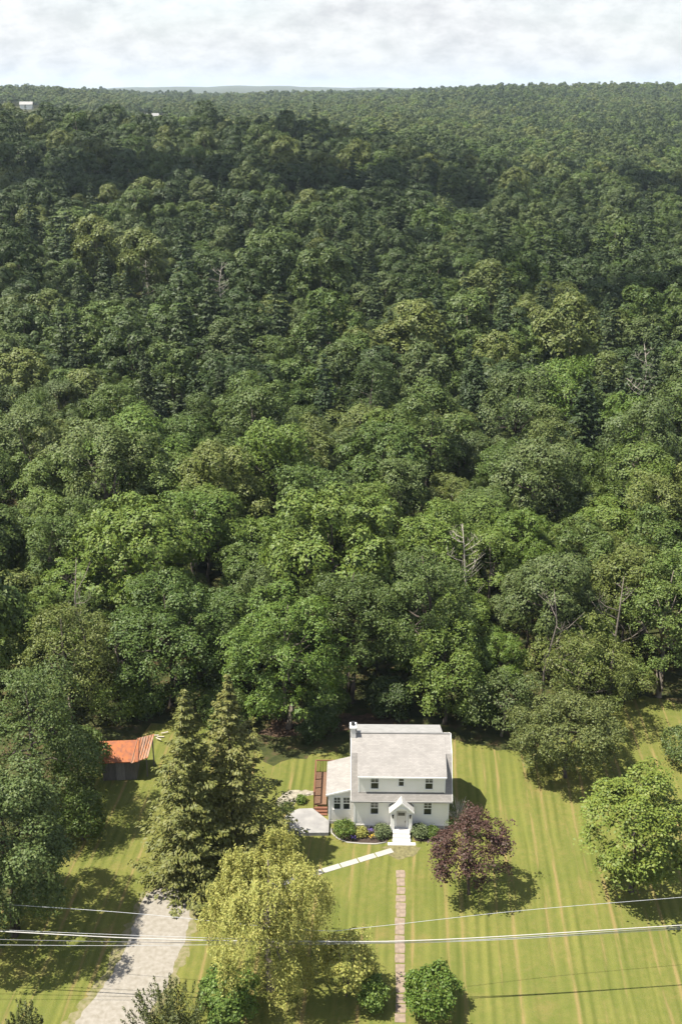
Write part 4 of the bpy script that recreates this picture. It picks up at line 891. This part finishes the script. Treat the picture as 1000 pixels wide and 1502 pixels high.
# main bay runs left-right with its ridge, the open lean-to gable sits at the right end
MB().prism([(-1.6,-.1),(-1.6,2.1),(0,3.0),(1.6,2.1),(1.6,-.1)], -3.4, .6).build('wall', M['barn'], sh)
MB().prism([(-1.95,2.02),(0,3.22),(1.95,2.02),(1.95,1.93),(0,3.13),(-1.95,1.93)], -3.7, .95).build('roof', M['rust'], sh)
rb = MB(); 
rb.add([(.15,-2.15,1.98),(2.05,-1.3,2.05),(2.65,1.1,3.18),(.80,.15,3.30),(.15,-2.15,1.90),(2.05,-1.3,1.97),(2.65,1.1,3.10),(.80,.15,3.22)], [(0,1,2,3),(7,6,5,4),(0,4,5,1),(1,5,6,2),(2,6,7,3),(3,7,4,0)])
rb.build('loose_roof_sheet', M['rust_bright'], sh)
rg = MB()
for k in range(7):
    f = k / 6; a = Vector((.15,-2.15,2.0)).lerp(Vector((2.05,-1.3,2.07)), f); b = Vector((.80,.15,3.32)).lerp(Vector((2.65,1.1,3.20)), f); rg.tube([a, b], .035, 5)
rg.build('corrugation', M['rust_bright'], sh)
MB().box(-1.75, -.75, -1.64, -1.604, 0, 1.85).build('shed_door', surf('grey_plank_door', (.22,.20,.18), .9, var=.2, scale=3, stretch=(8,8,.6)), sh)
po_ = MB(); po_.box(1.75, 1.90, -1.15, -1.0, -.1, 1.98); po_.box(2.35, 2.5, .85, 1.0, -.1, 2.98); po_.build('post', M['barn'], sh)
for i, (px, py) in enumerate(((228,1083),(236,1086),(242,1081),(233,1091))):
    p = at(px, py - 4); r_ = random.Random(i + 40); mb = MB()
    mb.box(-.38, .38, -.07, .07, .0, .06); o = tag(mb.build('scrap_board', M['bark_pale'], bevel=.01), 'pale scrap board lying on the grass right of the rusty shed', 'board', 'scrap boards by the shed')
    o.location = (p.x, p.y, .02 + .085 * i); o.rotation_euler = (0, 0, r_.uniform(-.6, 1.0))
# ------------------------------------------------------------------ overhead cables
def cable(label, pix, z, r, m, group=None, wob=0):
    P = [at(a, b, z) for a, b in pix]; d0_ = P[0] + (P[0] - P[1]).normalized() * 14; d1_ = P[-1] + (P[-1] - P[-2]).normalized() * 14
    P = [d0_] + P + [d1_]; out = []
    for i in range(len(P) - 1):
        p0, p1, p2, p3 = P[max(i-1,0)], P[i], P[i+1], P[min(i+2, len(P)-1)]
        for k in range(8):
            t = k / 8; out.append(.5 * ((2*p1) + (p2-p0)*t + (2*p0-5*p1+4*p2-p3)*t*t + (3*p1-p0-3*p2+p3)*t**3))
    out.append(P[-1]); mb = MB(); mb.tube(out, r, 8)
    return tag(mb.build('overhead_cable', m, smooth=True), label, 'cable', group)
cable('thickest pale overhead cable crossing the whole lawn', [(0,1366),(220,1377),(450,1381),(650,1378),(1000,1357)], 6.2, .036, M['wire'])
cable('thin pale cable just under the thickest one, splitting from it at the left', [(0,1364),(200,1372),(430,1379),(650,1380.5),(1000,1359.5)], 6.05, .016, M['wire_grey'])
cable('dark twisted cable low under the pale ones, seen against the shaded grass', [(0,1378),(150,1381),(300,1383),(460,1383),(700,1379),(1000,1361)], 5.9, .018, M['wire_dark'])
cable('lowest dark cable at the left, below the twisted one', [(0,1386),(150,1387),(300,1386),(460,1385),(700,1380),(1000,1362.5)], 5.8, .014, M['wire_grey'])
cable('faint thin cable strung above and beyond the thick one', [(0,1326),(200,1340),(450,1364),(540,1360),(760,1336),(1000,1316)], 7.0, .016, M['wire_grey'])
# ------------------------------------------------------------------ far farm buildings
def barn(label, px, py, dist, w, d, h, rz):
    cx, cy = (px - 500) / F, -(py - 751) / F
    x, y = from_cam(cx * dist * math.cos(PITCH), dist); z = gz(x, y)
    t = thing('farm_building', label, 'barn', (x, y, z), rz)
    MB().prism([(-d/2,-1),(-d/2,h),(0,h*1.5),(d/2,h),(d/2,-1)], -w/2, w/2).build('wall', M['trim'], t)
    MB().prism([(-d/2-.5,h-.2),(0,h*1.5+.25),(d/2+.5,h-.2),(d/2+.5,h-.4),(0,h*1.5+.05),(-d/2-.5,h-.4)], -w/2-.6, w/2+.6).build('roof', M['pale_grey'], t)
barn('far white farm building among the trees at the left, near the skyline', 37, 154, 1460, 15, 10, 6, .2)
barn('far pale farm building in a clearing right of the white one, near the skyline', 222, 168, 1310, 13, 9, 5, .6)

# ------------------------------------------------------------------ a passing cloud high over the woods, and the air
def cloud(label, shade_xy, alt, sx, sy, n, seed):
    """lumpy cumulus; its shade falls round shade_xy"""
    r_ = random.Random(seed); c = Vector((shade_xy[0], shade_xy[1], 15)) + SUN_DIR * ((alt - 15) / SUN_DIR.z)
    bm = bmesh.new()
    for i in range(n):
        a = r_.uniform(0, 6.28); q = math.sqrt(r_.uniform(0, 1)); rr_ = r_.uniform(.16, .34) * min(sx, sy) * (1.15 - .6 * q)
        mt = Matrix.Translation((math.cos(a) * q * sx, math.sin(a) * q * sy, r_.uniform(-.1, .5) * rr_)) @ Matrix.Diagonal((r_.uniform(1, 1.9) * rr_, rr_, .55 * rr_, 1))
        bmesh.ops.create_icosphere(bm, subdivisions=3, radius=1, matrix=mt)
    me = bpy.data.meshes.new('cloud'); bm.to_mesh(me); bm.free(); me.polygons.foreach_set('use_smooth', [True] * len(me.polygons))
    o = obj('cloud', me, CLOUD); o.location = c; tag(o, kind='structure')
CLOUD, ct = new_mat('cloud_vapour')
o_ = ct.nodes.new('ShaderNodeOutputMaterial'); a_ = ct.nodes.new('ShaderNodeBsdfTransparent'); d_ = ct.nodes.new('ShaderNodeBsdfDiffuse'); d_.inputs[0].default_value = (.9,.9,.9,1); m_ = ct.nodes.new('ShaderNodeMixShader')
tn = ct.nodes.new('ShaderNodeTexNoise'); tn.inputs['Scale'].default_value = .02; tn.inputs['Detail'].default_value = 5; tcc = ct.nodes.new('ShaderNodeTexCoord'); ct.links.new(tcc.outputs['Object'], tn.inputs['Vector'])
mr_ = ct.nodes.new('ShaderNodeMapRange'); ct.links.new(tn.outputs[0], mr_.inputs[0]); mr_.inputs[1].default_value = .35; mr_.inputs[2].default_value = .65; mr_.inputs[3].default_value = .02; mr_.inputs[4].default_value = .095; ct.links.new(mr_.outputs[0], m_.inputs[0])
ct.links.new(a_.outputs[0], m_.inputs[1]); ct.links.new(d_.outputs[0], m_.inputs[2]); ct.links.new(m_.outputs[0], o_.inputs[0])
q = from_cam(-40, 480); cloud('', q, 700, 380, 160, 80, 3)
q = from_cam(40, 275); cloud('', q, 700, 130, 60, 40, 4)
q = from_cam(-10, 192); cloud('', q, 700, 90, 22, 26, 5)  # narrow cloud out of view, added to darken the gully
hz, ht = new_mat('haze'); ho = ht.nodes.new('ShaderNodeOutputMaterial'); pv = ht.nodes.new('ShaderNodeVolumePrincipled')
pv.inputs['Color'].default_value = (.70, .85, 1.0, 1); pv.inputs['Density'].default_value = .000065; pv.inputs['Anisotropy'].default_value = .2; ht.links.new(pv.outputs[0], ho.inputs['Volume'])
hb = MB().box(-15000, 15000, -15000, 15000, -2, 170).build('haze', hz); tag(hb, 'thin pale summer haze over the far woods', 'haze', kind='stuff')

sheet('stone_border', [(404,1178),(416,1164),(432,1160),(462,1159),(470,1164),(452,1168),(438,1172),(428,1184),(414,1190)], surf('pale_border', (.26,.235,.18), .95, var=.25, scale=3, bump=.5), .008, .2, .35, 77)
hbush('border_plant', 'small green plant in the pale border behind the patio', -9.6, 4.0, .7, .45, 95, M['shrub'], 'plant', nl=10, ns=22)
hbush('border_plant', 'dark little plant at the left end of the pale border, next to the spruce', -10.9, 2.6, .9, .6, 96, M['mid'], 'plant', nl=10, ns=22)
